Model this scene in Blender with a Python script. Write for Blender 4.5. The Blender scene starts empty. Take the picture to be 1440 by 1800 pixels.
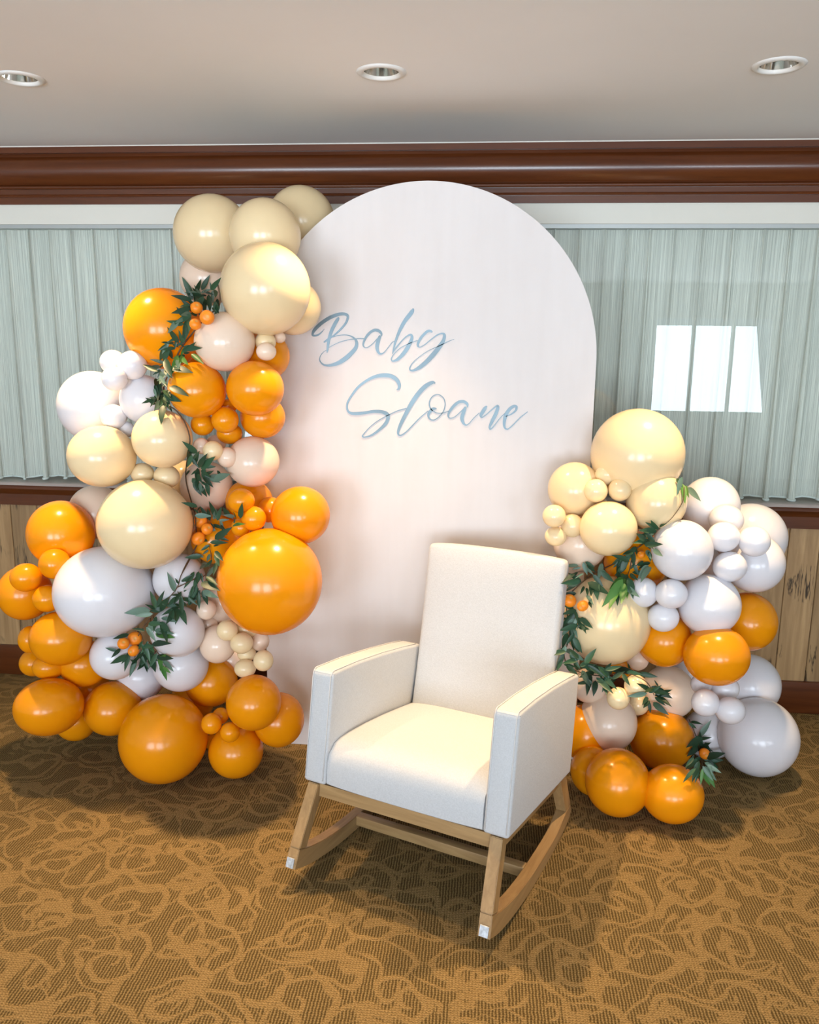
import bpy, bmesh, math, random
from mathutils import Vector, Matrix, noise
random.seed(7)
scene = bpy.context.scene
col = scene.collection

# ------------------------------------------------------------------ camera
CAM = Vector((0, 0, 1.6)); FPX = 1440.0
YAW, PITCH, ROLL = 0.0898, 0.198, 0.0125
_f = Vector((-math.sin(YAW)*math.cos(PITCH), math.cos(YAW)*math.cos(PITCH), -math.sin(PITCH)))
_r0 = Vector((math.cos(YAW), math.sin(YAW), 0)); _u0 = _r0.cross(_f)
_r = _r0*math.cos(ROLL) + _u0*math.sin(ROLL); _u = -_r0*math.sin(ROLL) + _u0*math.cos(ROLL)
cd = bpy.data.cameras.new('camera'); cam = bpy.data.objects.new('camera', cd); col.objects.link(cam)
cd.sensor_fit = 'HORIZONTAL'; cd.sensor_width = 36; cd.lens = 36.0*FPX/1440; cd.clip_start = 0.05
cam.matrix_world = Matrix.Translation(CAM) @ Matrix((_r, _u, -_f)).transposed().to_4x4()
scene.camera = cam
def ray(x, y): return _f + _r*((x-720)/FPX) - _u*((y-900)/FPX)
def at_s(x, y, s): return CAM + ray(x, y)*s                       # point at axial distance s
def at_y(x, y, Y): d = ray(x, y); return CAM + d*((Y-CAM.y)/d.y)

# ------------------------------------------------------------------ world, light, exposure
w = bpy.data.worlds.new('daylight_sky'); scene.world = w; w.use_nodes = True
bg = w.node_tree.nodes['Background']; bg.inputs[0].default_value = (.62, .78, 1, 1); bg.inputs[1].default_value = 1.0
scene.view_settings.view_transform = 'Standard'; scene.view_settings.look = 'None'
scene.view_settings.gamma = 1; scene.view_settings.use_curve_mapping = False
scene.view_settings.exposure = 0.1
CEIL = 2.422; WALL = 3.618; PANEL_Y = 3.055
REAR = -3.6; LEFT = -4.0; RIGHT = 4.4
# the only windows the photograph gives: the row behind the camera, mirrored in the pane (sky over glinting water) and in every balloon
WINDOWS = [(-3.3, -1.3, .25, 2.2), (-.6, 1.3, .25, 2.2), (2.1, 3.6, .8, 2.05)]          # x0,x1,z0,z1
# much of that daylight comes up off the sunlit water, so it leans upwards
DAY = (.78, .89, 1.0); DAYLIGHT = 28; LEAN = math.radians(26); SPREAD = math.radians(110)   # watts per square metre of window
for (x0, x1, z0, z1) in WINDOWS:
    l = bpy.data.lights.new('window_rear_offscreen', 'AREA'); l.shape = 'RECTANGLE'; l.size = x1-x0; l.size_y = z1-z0
    l.energy = DAYLIGHT*(x1-x0)*(z1-z0); l.color = DAY; l.spread = SPREAD
    o = bpy.data.objects.new('window_rear_offscreen', l); o.location = ((x0+x1)/2, REAR-.52, (z0+z1)/2-.05)
    o.rotation_euler = (math.pi/2+LEAN, 0, 0); col.objects.link(o)
LAMP_POWER = 165; LAMP_COLOR = (1, .68, .36)

# ------------------------------------------------------------------ helpers
def link(o, parent=None):
    col.objects.link(o)
    if parent: o.parent = parent
    return o
def tag(o, label=None, cat=None, group=None, kind=None):
    if label: o['label'] = label
    if cat: o['category'] = cat
    if group: o['group'] = group
    if kind: o['kind'] = kind
    return o
def empty(name, loc=(0, 0, 0), rz=0):
    o = bpy.data.objects.new(name, None); o.location = loc; o.rotation_euler = (0, 0, rz); o.empty_display_size = .1
    return link(o)
def mesh_obj(name, bm, mat, parent=None, smooth=False, auto=None):
    me = bpy.data.meshes.new(name)
    if auto is not None:
        for f in bm.faces: f.smooth = True
        for e in bm.edges:
            e.smooth = len(e.link_faces) == 2 and e.calc_face_angle(0) < auto
    elif smooth:
        for f in bm.faces: f.smooth = True
    bm.to_mesh(me); bm.free()
    if mat: me.materials.append(mat)
    return link(bpy.data.objects.new(name, me), parent)
def box(bm, x0, x1, y0, y1, z0, z1):
    v = [bm.verts.new(p) for p in ((x0,y0,z0),(x1,y0,z0),(x1,y1,z0),(x0,y1,z0),(x0,y0,z1),(x1,y0,z1),(x1,y1,z1),(x0,y1,z1))]
    for q in ((3,2,1,0),(4,5,6,7),(0,1,5,4),(1,2,6,5),(2,3,7,6),(3,0,4,7)): bm.faces.new([v[i] for i in q])
    return v
def boxo(name, b, mat, parent=None, bevel=0, seg=2):
    bm = bmesh.new(); box(bm, *b)
    if bevel: bmesh.ops.bevel(bm, geom=bm.edges[:], offset=bevel, segments=seg, affect='EDGES', profile=.5)
    return mesh_obj(name, bm, mat, parent, auto=.9 if bevel else None)
def prism_x(bm, prof, x0, x1):
    """profile of (y,z) points extruded along x; x0/x1 may be functions of z"""
    fx = lambda v, z: v(z) if callable(v) else v
    a = [bm.verts.new((fx(x0, z), y, z)) for y, z in prof]; b = [bm.verts.new((fx(x1, z), y, z)) for y, z in prof]
    n = len(prof)
    for i in range(n): bm.faces.new((a[i], a[(i+1) % n], b[(i+1) % n], b[i]))
    bm.faces.new(a[::-1]); bm.faces.new(b)
    bmesh.ops.recalc_face_normals(bm, faces=bm.faces[:])
def tube(bm, pts, rad, seg=6):
    """swept tube; rad scalar or list"""
    pts = [Vector(p) for p in pts]; rings = []
    up = Vector((0, 0, 1)); n = None
    for i, p in enumerate(pts):
        t = (pts[min(i+1, len(pts)-1)] - pts[max(i-1, 0)]).normalized()
        if n is None: n = t.orthogonal().normalized()
        n = (n - t*n.dot(t)).normalized(); b = t.cross(n)
        r = rad[i] if isinstance(rad, (list, tuple)) else rad
        rings.append([bm.verts.new(p + (n*math.cos(a)+b*math.sin(a))*r) for a in (2*math.pi*k/seg for k in range(seg))])
    for A, B in zip(rings, rings[1:]):
        for k in range(seg): bm.faces.new((A[k], A[(k+1) % seg], B[(k+1) % seg], B[k]))
    bm.faces.new(rings[0][::-1]); bm.faces.new(rings[-1])
def lathe(bm, prof, seg=32):
    """prof list of (r,z)"""
    rings = []
    for r, z in prof:
        if r < 1e-6: rings.append([bm.verts.new((0, 0, z))])
        else: rings.append([bm.verts.new((r*math.cos(a), r*math.sin(a), z)) for a in (2*math.pi*k/seg for k in range(seg))])
    for A, B in zip(rings, rings[1:]):
        for k in range(seg):
            k2 = (k+1) % seg
            if len(A) == 1 and len(B) == 1: continue
            if len(A) == 1: bm.faces.new((A[0], B[k2], B[k]))
            elif len(B) == 1: bm.faces.new((A[k], A[k2], B[0]))
            else: bm.faces.new((A[k], A[k2], B[k2], B[k]))
def catmull(pts, per):
    out = []; n = len(pts)
    for i in range(n-1):
        p0, p1, p2, p3 = pts[max(i-1, 0)], pts[i], pts[i+1], pts[min(i+2, n-1)]
        for k in range(per):
            t = k/per
            out.append(tuple(.5*((2*b)+(c-a)*t+(2*a-5*b+4*c-d)*t*t+(-a+3*b-3*c+d)*t**3) for a, b, c, d in zip(p0, p1, p2, p3)))
    out.append(tuple(pts[-1])); return out

# ------------------------------------------------------------------ materials
class S:
    """tiny node-expression wrapper"""
    def __init__(s, nt, sock): s.nt = nt; s.k = sock
    def _m(s, op, *o):
        n = s.nt.nodes.new('ShaderNodeMath'); n.operation = op; s.nt.links.new(s.k, n.inputs[0])
        for i, v in enumerate(o):
            if isinstance(v, S): s.nt.links.new(v.k, n.inputs[i+1])
            else: n.inputs[i+1].default_value = v
        return S(s.nt, n.outputs[0])
    def __add__(s, o): return s._m('ADD', o)
    def __sub__(s, o): return s._m('SUBTRACT', o)
    def __mul__(s, o): return s._m('MULTIPLY', o)
    def __truediv__(s, o): return s._m('DIVIDE', o)
    def __getattr__(s, a): return lambda *o: s._m(a.upper(), *o)
    def smooth(s, a, b):
        n = s.nt.nodes.new('ShaderNodeMapRange'); n.interpolation_type = 'SMOOTHSTEP'; s.nt.links.new(s.k, n.inputs[0])
        n.inputs[1].default_value = a; n.inputs[2].default_value = b; return S(s.nt, n.outputs[0])
def new_mat(name):
    m = bpy.data.materials.new(name); m.use_nodes = True
    return m, m.node_tree, m.node_tree.nodes['Principled BSDF']
def coords(nt, kind='Object', scale=(1, 1, 1)):
    t = nt.nodes.new('ShaderNodeTexCoord'); mp = nt.nodes.new('ShaderNodeMapping'); mp.inputs['Scale'].default_value = scale
    nt.links.new(t.outputs[kind], mp.inputs[0]); return mp.outputs[0]
def noise_n(nt, vec, scale, detail=3, rough=.5, dist=0):
    n = nt.nodes.new('ShaderNodeTexNoise'); n.inputs['Scale'].default_value = scale; n.inputs['Detail'].default_value = detail
    n.inputs['Roughness'].default_value = rough; n.inputs['Distortion'].default_value = dist
    nt.links.new(vec, n.inputs['Vector']); return n
def ramp(nt, fac, stops):
    r = nt.nodes.new('ShaderNodeValToRGB'); e = r.color_ramp.elements
    while len(e) < len(stops): e.new(.5)
    for el, (p, c) in zip(e, stops): el.position = p; el.color = (*c, 1)
    nt.links.new(fac, r.inputs[0]); return r.outputs[0]
def mixc(nt, fac, a, b, blend='MIX'):
    n = nt.nodes.new('ShaderNodeMix'); n.data_type = 'RGBA'; n.blend_type = blend
    for i, v in ((0, fac), (6, a), (7, b)):
        if isinstance(v, S): v = v.k
        if isinstance(v, bpy.types.NodeSocket): nt.links.new(v, n.inputs[i])
        elif i == 0: n.inputs[0].default_value = v
        else: n.inputs[i].default_value = (*v, 1)
    return n.outputs[2]
def bump(nt, bs, height, strength, dist=.01):
    b = nt.nodes.new('ShaderNodeBump'); b.inputs['Strength'].default_value = strength; b.inputs['Distance'].default_value = dist
    nt.links.new(height.k if isinstance(height, S) else height, b.inputs['Height']); nt.links.new(b.outputs[0], bs.inputs['Normal'])
def plain(name, c, rough=.5, metal=0, nscale=0, namt=.06, bumps=0, spec=.5):
    m, nt, b = new_mat(name); b.inputs['Roughness'].default_value = rough; b.inputs['Metallic'].default_value = metal
    b.inputs['Specular IOR Level'].default_value = spec; b.inputs['Base Color'].default_value = (*c, 1)
    if nscale:
        n = noise_n(nt, coords(nt), nscale, 4)
        nt.links.new(ramp(nt, n.outputs[0], [(.3, tuple(v*(1-namt) for v in c)), (.7, tuple(min(1, v*(1+namt)) for v in c))]), b.inputs['Base Color'])
        if bumps: bump(nt, b, n.outputs[0], bumps, .002)
    return m
def wood(name, c0, c1, axis, rough=.35, coat=0.0, freq=1.0, knots=False):
    m, nt, b = new_mat(name)
    info = nt.nodes.new('ShaderNodeObjectInfo')
    tc = nt.nodes.new('ShaderNodeTexCoord'); add = nt.nodes.new('ShaderNodeVectorMath'); add.operation = 'ADD'
    mul = nt.nodes.new('ShaderNodeVectorMath'); mul.operation = 'SCALE'; mul.inputs[0].default_value = (17, 31, 23)
    nt.links.new(info.outputs['Random'], mul.inputs['Scale']); nt.links.new(tc.outputs['Object'], add.inputs[0]); nt.links.new(mul.outputs[0], add.inputs[1])
    mp = nt.nodes.new('ShaderNodeMapping'); sc = [22*freq]*3; sc[axis] = 1.4*freq; mp.inputs['Scale'].default_value = sc
    nt.links.new(add.outputs[0], mp.inputs[0])
    n = noise_n(nt, mp.outputs[0], 1.5, 6, .6, .8)
    colr = ramp(nt, n.outputs[0], [(.28, c0), (.72, c1)])
    if knots:
        mp2 = nt.nodes.new('ShaderNodeMapping'); s2 = [12]*3; s2[axis] = .8; mp2.inputs['Scale'].default_value = s2
        nt.links.new(add.outputs[0], mp2.inputs[0])
        n2 = noise_n(nt, mp2.outputs[0], 1.0, 5, .62, 1.6)
        line = S(nt, n2.outputs[0]) - .5
        line = line.absolute().smooth(.004, .024)
        gate = S(nt, noise_n(nt, add.outputs[0], 5, 2).outputs[0]).smooth(.50, .56)
        dark = (line*-1 + 1)*gate
        colr = mixc(nt, dark, colr, tuple(v*.16 for v in c0))
        gold = S(nt, noise_n(nt, mp.outputs[0], .5, 3).outputs[0]).smooth(.55, .8)*.55
        colr = mixc(nt, gold, colr, (min(1, c1[0]*1.5), min(1, c1[1]*1.55), c1[2]*1.5))
        tone = nt.nodes.new('ShaderNodeHueSaturation'); nt.links.new(colr, tone.inputs['Color'])
        rv = S(nt, info.outputs['Random'])*.5 + .75; nt.links.new(rv.k, tone.inputs['Value']); colr = tone.outputs[0]
    nt.links.new(colr, b.inputs['Base Color']); b.inputs['Roughness'].default_value = rough
    b.inputs['Coat Weight'].default_value = coat; b.inputs['Coat Roughness'].default_value = .15
    bump(nt, b, n.outputs[0], .08, .002)
    return m
def latex(name, c, trans=.22, rough=.22, tcol=None):
    m, nt, b = new_mat(name); b.inputs['Roughness'].default_value = rough; b.inputs['Specular IOR Level'].default_value = .5
    info = nt.nodes.new('ShaderNodeObjectInfo'); h = nt.nodes.new('ShaderNodeHueSaturation')
    v = S(nt, info.outputs['Random'])*.08 + .95; nt.links.new(v.k, h.inputs['Value'])
    n = noise_n(nt, coords(nt, 'Object'), 1.7, 2)
    nt.links.new(ramp(nt, n.outputs[0], [(.3, tuple(x*.97 for x in c)), (.7, c)]), h.inputs['Color'])
    nt.links.new(h.outputs[0], b.inputs['Base Color'])
    t = nt.nodes.new('ShaderNodeBsdfTranslucent'); t.inputs[0].default_value = (*(tcol or c), 1)
    mx = nt.nodes.new('ShaderNodeMixShader'); mx.inputs[0].default_value = trans
    nt.links.new(b.outputs[0], mx.inputs[1]); nt.links.new(t.outputs[0], mx.inputs[2])
    nt.links.new(mx.outputs[0], nt.nodes['Material Output'].inputs[0])
    return m
LATEX = {
    'orange': latex('orange_latex', (1.0, .375, .003), .2, .2, (1, .19, 0)),
    'cream': latex('cream_latex', (.97, .77, .46), .12, .2, (1, .78, .42)),
    'blush': latex('blush_latex', (.97, .77, .60), .14, .2, (1, .68, .46)),
    'white': latex('white_latex', (.88, .865, .90), .12, .2, (.92, .88, .92)),
}
M_ceiling = plain('ceiling_paint', (.88, .87, .86), .85, nscale=3, namt=.012)
M_wallpaint = plain('wall_paint', (.74, .72, .68), .8, nscale=4, namt=.03)
M_white = plain('white_header_paint', (.72, .70, .62), .55, nscale=6, namt=.01)
M_track = plain('grey_track_metal', (.42, .44, .43), .4, .3)
M_sill = plain('sill_laminate', (.42, .36, .32), .4, nscale=12, namt=.08)
M_mahog = wood('mahogany', (.075, .018, .004), (.13, .034, .008), 0, .3, .25)
M_plank = wood('pecky_plank', (.28, .16, .065), (.50, .32, .15), 2, .45, .15, 1.0, True)
M_beech = wood('beech', (.30, .175, .070), (.45, .285, .125), 2, .42, .1, 1.6)
M_beech_x = wood('beech_cross', (.30, .175, .070), (.45, .285, .125), 0, .42, .1, 1.6)
M_beech_y = wood('beech_length', (.30, .175, .070), (.45, .285, .125), 1, .42, .1, 1.6)
M_chrome = plain('chrome_reflector', (.85, .83, .80), .08, 1)
M_ring = plain('white_trim_ring', (.80, .79, .76), .45)
M_pad = plain('silver_pad', (.55, .60, .66), .4, .3, 90, .35)
M_plug = plain('pale_dowel_plug', (.8, .74, .62), .5)
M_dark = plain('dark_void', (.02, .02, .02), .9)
M_stem = plain('brown_stem', (.10, .055, .025), .6, nscale=60, namt=.3)
M_navel = plain('clementine_navel', (.75, .36, .08), .5)
def leaf_mat(name, c0, c1):
    m, nt, b = new_mat(name); info = nt.nodes.new('ShaderNodeObjectInfo')
    nt.links.new(ramp(nt, info.outputs['Random'], [(0, c0), (1, c1)]), b.inputs['Base Color'])
    b.inputs['Roughness'].default_value = .42
    t = nt.nodes.new('ShaderNodeBsdfTranslucent'); t.inputs[0].default_value = (*c1, 1)
    mx = nt.nodes.new('ShaderNodeMixShader'); mx.inputs[0].default_value = .12
    nt.links.new(b.outputs[0], mx.inputs[1]); nt.links.new(t.outputs[0], mx.inputs[2]); nt.links.new(mx.outputs[0], nt.nodes['Material Output'].inputs[0])
    return m
M_leaf = leaf_mat('dark_green_leaf', (.012, .045, .022), (.035, .105, .05))
M_leafgrey = leaf_mat('grey_green_leaf', (.10, .19, .14), (.17, .27, .20))
M_leafbright = leaf_mat('bright_green_leaf', (.05, .18, .03), (.10, .25, .05))
def citrus():
    m, nt, b = new_mat('clementine_peel'); n = noise_n(nt, coords(nt), 120, 2)
    b.inputs['Base Color'].default_value = (.93, .27, .012, 1); b.inputs['Roughness'].default_value = .38; bump(nt, b, n.outputs[0], .15, .001); return m
M_citrus = citrus()
def fabric():
    m, nt, b = new_mat('white_linen'); v = coords(nt)
    n = noise_n(nt, v, 260, 3, .6); n2 = noise_n(nt, v, 5, 2)
    c = ramp(nt, n.outputs[0], [(.3, (.53, .54, .55)), (.7, (.61, .62, .63))])
    nt.links.new(c, b.inputs['Base Color']); b.inputs['Roughness'].default_value = .9; b.inputs['Specular IOR Level'].default_value = .2
    b.inputs['Sheen Weight'].default_value = .15
    h = S(nt, n.outputs[0]) + S(nt, n2.outputs[0])*2; bump(nt, b, h, .25, .002); return m
M_fabric = fabric(); M_seam = plain('stitched_seam', (.68, .67, .655), .9)
def board_mat():
    m, nt, b = new_mat('blush_board_paint'); v = coords(nt)
    n = noise_n(nt, v, 2.2, 5, .6)
    mp = nt.nodes.new('ShaderNodeMapping'); mp.inputs['Scale'].default_value = (9, 9, 1.2); nt.links.new(v, mp.inputs[0])
    n2 = noise_n(nt, mp.outputs[0], 2, 4)
    f = S(nt, n.outputs[0])*.6 + S(nt, n2.outputs[0])*.4
    nt.links.new(ramp(nt, f.k, [(.35, (.70, .655, .635)), (.65, (.75, .71, .695))]), b.inputs['Base Color'])
    b.inputs['Roughness'].default_value = .6; bump(nt, b, n2.outputs[0], .04, .002); return m
M_board = board_mat(); M_edge = plain('board_edge', (.72, .68, .64), .7)
def letter_mat():
    m, nt, b = new_mat('silver_blue_vinyl'); v = coords(nt)
    n = noise_n(nt, v, 5, 2)
    nt.links.new(ramp(nt, n.outputs[0], [(.3, (.10, .155, .185)), (.7, (.175, .27, .33))]), b.inputs['Base Color'])
    b.inputs['Metallic'].default_value = .15; b.inputs['Roughness'].default_value = .35; return m
M_letter = letter_mat()
def carpet():
    m, nt, b = new_mat('scroll_carpet')
    tc = nt.nodes.new('ShaderNodeTexCoord')
    wn = nt.nodes.new('ShaderNodeTexNoise'); wn.inputs['Scale'].default_value = 5; wn.inputs['Detail'].default_value = 2
    nt.links.new(tc.outputs['Object'], wn.inputs['Vector'])
    sub = nt.nodes.new('ShaderNodeVectorMath'); sub.operation = 'SUBTRACT'; sub.inputs[1].default_value = (.5, .5, .5); nt.links.new(wn.outputs['Color'], sub.inputs[0])
    scl = nt.nodes.new('ShaderNodeVectorMath'); scl.operation = 'SCALE'; scl.inputs['Scale'].default_value = .13; nt.links.new(sub.outputs[0], scl.inputs[0])
    ad = nt.nodes.new('ShaderNodeVectorMath'); ad.operation = 'ADD'; nt.links.new(tc.outputs['Object'], ad.inputs[0]); nt.links.new(scl.outputs[0], ad.inputs[1])
    sp = nt.nodes.new('ShaderNodeSeparateXYZ'); nt.links.new(ad.outputs[0], sp.inputs[0])
    X, Y = S(nt, sp.outputs[0]), S(nt, sp.outputs[1])
    s0 = nt.nodes.new('ShaderNodeSeparateXYZ'); nt.links.new(tc.outputs['Object'], s0.inputs[0]); X0, Y0 = S(nt, s0.outputs[0]), S(nt, s0.outputs[1])
    def scroll(cell, ox, oy, turns, rot, wid):
        px = (X*math.cos(rot) + Y*math.sin(rot))/cell + ox; py = (Y*math.cos(rot) - X*math.sin(rot))/cell + oy
        cx, cy = px.floor(), py.floor()
        cb = nt.nodes.new('ShaderNodeCombineXYZ'); nt.links.new(cx.k, cb.inputs[0]); nt.links.new(cy.k, cb.inputs[1]); cb.inputs[2].default_value = ox*7.3
        wnz = nt.nodes.new('ShaderNodeTexWhiteNoise'); nt.links.new(cb.outputs[0], wnz.inputs[0])
        sc = nt.nodes.new('ShaderNodeSeparateColor'); nt.links.new(wnz.outputs[1], sc.inputs[0])
        h1, h2, h3 = (S(nt, sc.outputs[i]) for i in range(3))
        qx = px - cx - .5 + (h1-.5)*.12; qy = py - cy - .5 + (h2-.5)*.12
        qx = qx*((h3-.5).sign())
        r = (qx*qx + qy*qy).sqrt(); th = qy.arctan2(qx)/(2*math.pi) + h1*3.0
        t = (th - r*(turns/.46)).fract() - .5
        w_ = r*wid + .085
        band = (t.absolute() - w_).smooth(.03, -.03)
        return band*r.smooth(.49, .455)
    a = scroll(.235, .0, .0, 1.5, .3, .13)
    bnd = scroll(.165, .37, .61, 1.25, -.5, .18)
    gate = S(nt, noise_n(nt, ad.outputs[0], 7.5, 1).outputs[0]).smooth(.47, .53)
    c1 = (S(nt, noise_n(nt, ad.outputs[0], 6.5, 1, .4).outputs[0]) - .5).absolute().smooth(.029, .014)
    c2 = (S(nt, noise_n(nt, ad.outputs[0], 12, 0).outputs[0])).smooth(.665, .69)
    pat = a.maximum(bnd*gate).maximum(c1*.95).maximum(c2*.9)
    fine = S(nt, noise_n(nt, tc.outputs['Object'], 190, 4, .85).outputs[0])
    jx = S(nt, noise_n(nt, tc.outputs['Object'], 60, 2).outputs[0])
    ribs = ((X0 + jx*.006)*(2*math.pi/.0085)).sine()*.5 + .5
    rows = ((Y0 + jx*.006)*(2*math.pi/.0075) + ribs*2).sine()*.5 + .5
    weave = (ribs*.7 + rows*.3)
    ground = ramp(nt, (weave*.5 + fine*.7).k, [(.30, (.055, .034, .011)), (.58, (.15, .098, .037)), (.88, (.38, .26, .105))])
    figure = ramp(nt, (fine*.85 + rows*.15).k, [(.34, (.14, .084, .030)), (.64, (.46, .305, .125))])
    c = mixc(nt, pat*.82, ground, figure)
    nt.links.new(c, b.inputs['Base Color']); b.inputs['Roughness'].default_value = .95; b.inputs['Specular IOR Level'].default_value = .1
    bump(nt, b, weave*.5 + fine*.9 + pat*.5, .8, .005); return m
M_carpet = carpet()
def sheer():
    m, nt, b = new_mat('sheer_curtain_fabric')
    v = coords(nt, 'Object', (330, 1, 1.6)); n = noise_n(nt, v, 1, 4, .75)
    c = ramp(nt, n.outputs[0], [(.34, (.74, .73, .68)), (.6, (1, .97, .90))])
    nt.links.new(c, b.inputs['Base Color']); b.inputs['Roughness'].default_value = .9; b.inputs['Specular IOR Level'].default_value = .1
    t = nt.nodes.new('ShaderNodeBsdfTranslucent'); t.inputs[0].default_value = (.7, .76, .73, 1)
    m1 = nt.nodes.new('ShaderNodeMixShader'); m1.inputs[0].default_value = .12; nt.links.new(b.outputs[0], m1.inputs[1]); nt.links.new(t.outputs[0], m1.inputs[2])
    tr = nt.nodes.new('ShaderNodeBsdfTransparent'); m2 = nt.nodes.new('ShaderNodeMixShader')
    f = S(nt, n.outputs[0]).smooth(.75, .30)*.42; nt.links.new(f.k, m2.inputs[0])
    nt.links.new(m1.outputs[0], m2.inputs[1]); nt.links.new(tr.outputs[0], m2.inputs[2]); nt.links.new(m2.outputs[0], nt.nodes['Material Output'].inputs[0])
    return m
M_sheer = sheer(); M_hem = plain('white_hem', (.82, .84, .82), .8)
def pane():
    m, nt, b = new_mat('window_glass'); nt.nodes.remove(b)
    fr = nt.nodes.new('ShaderNodeFresnel'); fr.inputs[0].default_value = 1.58
    tr = nt.nodes.new('ShaderNodeBsdfTransparent'); tr.inputs[0].default_value = (.95, .98, .97, 1)
    gl = nt.nodes.new('ShaderNodeBsdfGlossy'); gl.inputs['Roughness'].default_value = .0
    mx = nt.nodes.new('ShaderNodeMixShader'); ge = nt.nodes.new('ShaderNodeNewGeometry')
    refl = S(nt, fr.outputs[0])*(S(nt, ge.outputs['Backfacing'])*-1 + 1)            # only the outer face reflects, no trapped light inside the pane
    nt.links.new(refl.k, mx.inputs[0]); nt.links.new(tr.outputs[0], mx.inputs[1]); nt.links.new(gl.outputs[0], mx.inputs[2])
    nt.links.new(mx.outputs[0], nt.nodes['Material Output'].inputs[0]); return m
M_glass = pane()

# ------------------------------------------------------------------ room shell
LAMPS = [(-1.50, 2.69), (-.345, 2.69), (.825, 2.69)]; HOLE = .056
bm = bmesh.new(); bm.faces.new([bm.verts.new(p) for p in ((LEFT, REAR, 0), (RIGHT, REAR, 0), (RIGHT, WALL+.1, 0), (LEFT, WALL+.1, 0))])
tag(mesh_obj('floor', bm, M_carpet), 'brown carpet woven with tan scrolling vines', None, None, 'structure')
bm = bmesh.new()                                                   # ceiling sheet with a round hole at each lamp
def quad(x0, x1, y0, y1): bm.faces.new([bm.verts.new(p) for p in ((x0, y0, CEIL), (x0, y1, CEIL), (x1, y1, CEIL), (x1, y0, CEIL))])
ly = LAMPS[0][1]; q = .15
quad(LEFT, RIGHT, REAR, ly-q); quad(LEFT, RIGHT, ly+q, WALL+.35)
xs = LEFT
for lx, _ in LAMPS:
    quad(xs, lx-q, ly-q, ly+q); xs = lx+q
    n = 48; inn, out = [], []
    for k in range(n):
        a = 2*math.pi*(k+.5)/n; c, s = math.cos(a), math.sin(a); e = q/max(abs(c), abs(s))
        inn.append(bm.verts.new((lx+HOLE*c, ly+HOLE*s, CEIL))); out.append(bm.verts.new((lx+e*c, ly+e*s, CEIL)))
    for k in range(n): bm.faces.new((inn[k], inn[(k+1) % n], out[(k+1) % n], out[k]))
    for sx in (-1, 1):
        for sy in (-1, 1):
            cs = bm.verts.new((lx+sx*q, ly+sy*q, CEIL))
            near = sorted(out, key=lambda v: (v.co-cs.co).length)[:2]; bm.faces.new((cs, near[0], near[1]))
quad(xs, RIGHT, ly-q, ly+q)
bmesh.ops.recalc_face_normals(bm, faces=bm.faces[:])
tag(mesh_obj('ceiling', bm, M_ceiling), 'plain off-white painted ceiling', None, None, 'structure')
# wall with the window: solid below the sill and above the header, recess behind the glass
wb = bmesh.new()
box(wb, LEFT, RIGHT, WALL+.012, WALL+.35, 0, .86); box(wb, LEFT, RIGHT, WALL+.03, WALL+.35, 2.10, CEIL)
box(wb, LEFT, RIGHT, WALL+.30, WALL+.35, .86, 2.10)
wall_back = tag(mesh_obj('wall_back', wb, M_wallpaint), 'wood panelled wall below a long curtained window', None, None, 'structure')
pw = .132; x = 1.3385-pw*36; plank_mesh = None
while x < 2.9:
    bmx = None
    if plank_mesh is None:
        bmx = bmesh.new(); box(bmx, .0012, pw-.0012, 0, .012, .14, .862)
        bmesh.ops.bevel(bmx, geom=[e for e in bmx.edges if abs(e.verts[0].co.x-e.verts[1].co.x) < 1e-6 and abs(e.verts[0].co.z-e.verts[1].co.z) > .1 and e.verts[0].co.y < .001], offset=.0025, segments=1, affect='EDGES')
        o = mesh_obj('plank', bmx, M_plank, wall_back); plank_mesh = o.data
    else: o = link(bpy.data.objects.new('plank', plank_mesh), wall_back)
    o.location = (x, WALL, 0); x += pw
bb = tag(boxo('baseboard_back', (LEFT, RIGHT, WALL-.018, WALL+.012, 0, .150), M_mahog, None, .004), 'dark mahogany baseboard under the plank panelling', None, None, 'structure')
# chair rail
t2 = tag(empty('trim_2', (0, WALL, .85)), 'dark mahogany rail under the window sill', None, None, 'structure')
def strip(name, prof, mat, parent, dz=0):
    bmz = bmesh.new(); prism_x(bmz, [(y, z-dz) for y, z in prof], LEFT, RIGHT); return mesh_obj(name, bmz, mat, parent, auto=.6)
strip('rail_board', [(-.016, .852), (.012, .852), (.012, .905), (-.016, .905)], M_mahog, t2, .85)
strip('rail_bead', [(-.016, .905), (.012, .905), (.012, .948), (-.030, .948), (-.036, .942), (-.036, .932), (-.030, .924), (-.024, .916), (-.020, .905)], M_mahog, t2, .85)
# window: sill, header board, track, glass
win = tag(empty('window_1', (0, WALL, .95)), 'long window pane reflecting the room in front of sheer curtains', None, None, 'structure')
strip('sill', [(-.030, .948), (.30, .948), (.30, .962), (-.026, .962), (-.030, .958)], M_sill, win, .95)
strip('header_board', [(-.004, 2.112), (.03, 2.112), (.03, 2.20), (-.004, 2.20)], M_white, win, .95)
strip('curtain_track', [(.004, 2.096), (.06, 2.096), (.06, 2.112), (.004, 2.112)], M_track, win, .95)
gb = bmesh.new(); box(gb, LEFT+.02, RIGHT-.02, .010, .014, .962-.95, 2.100-.95); bmesh.ops.recalc_face_normals(gb, faces=gb.faces[:]); mesh_obj('pane', gb, M_glass, win)
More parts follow.
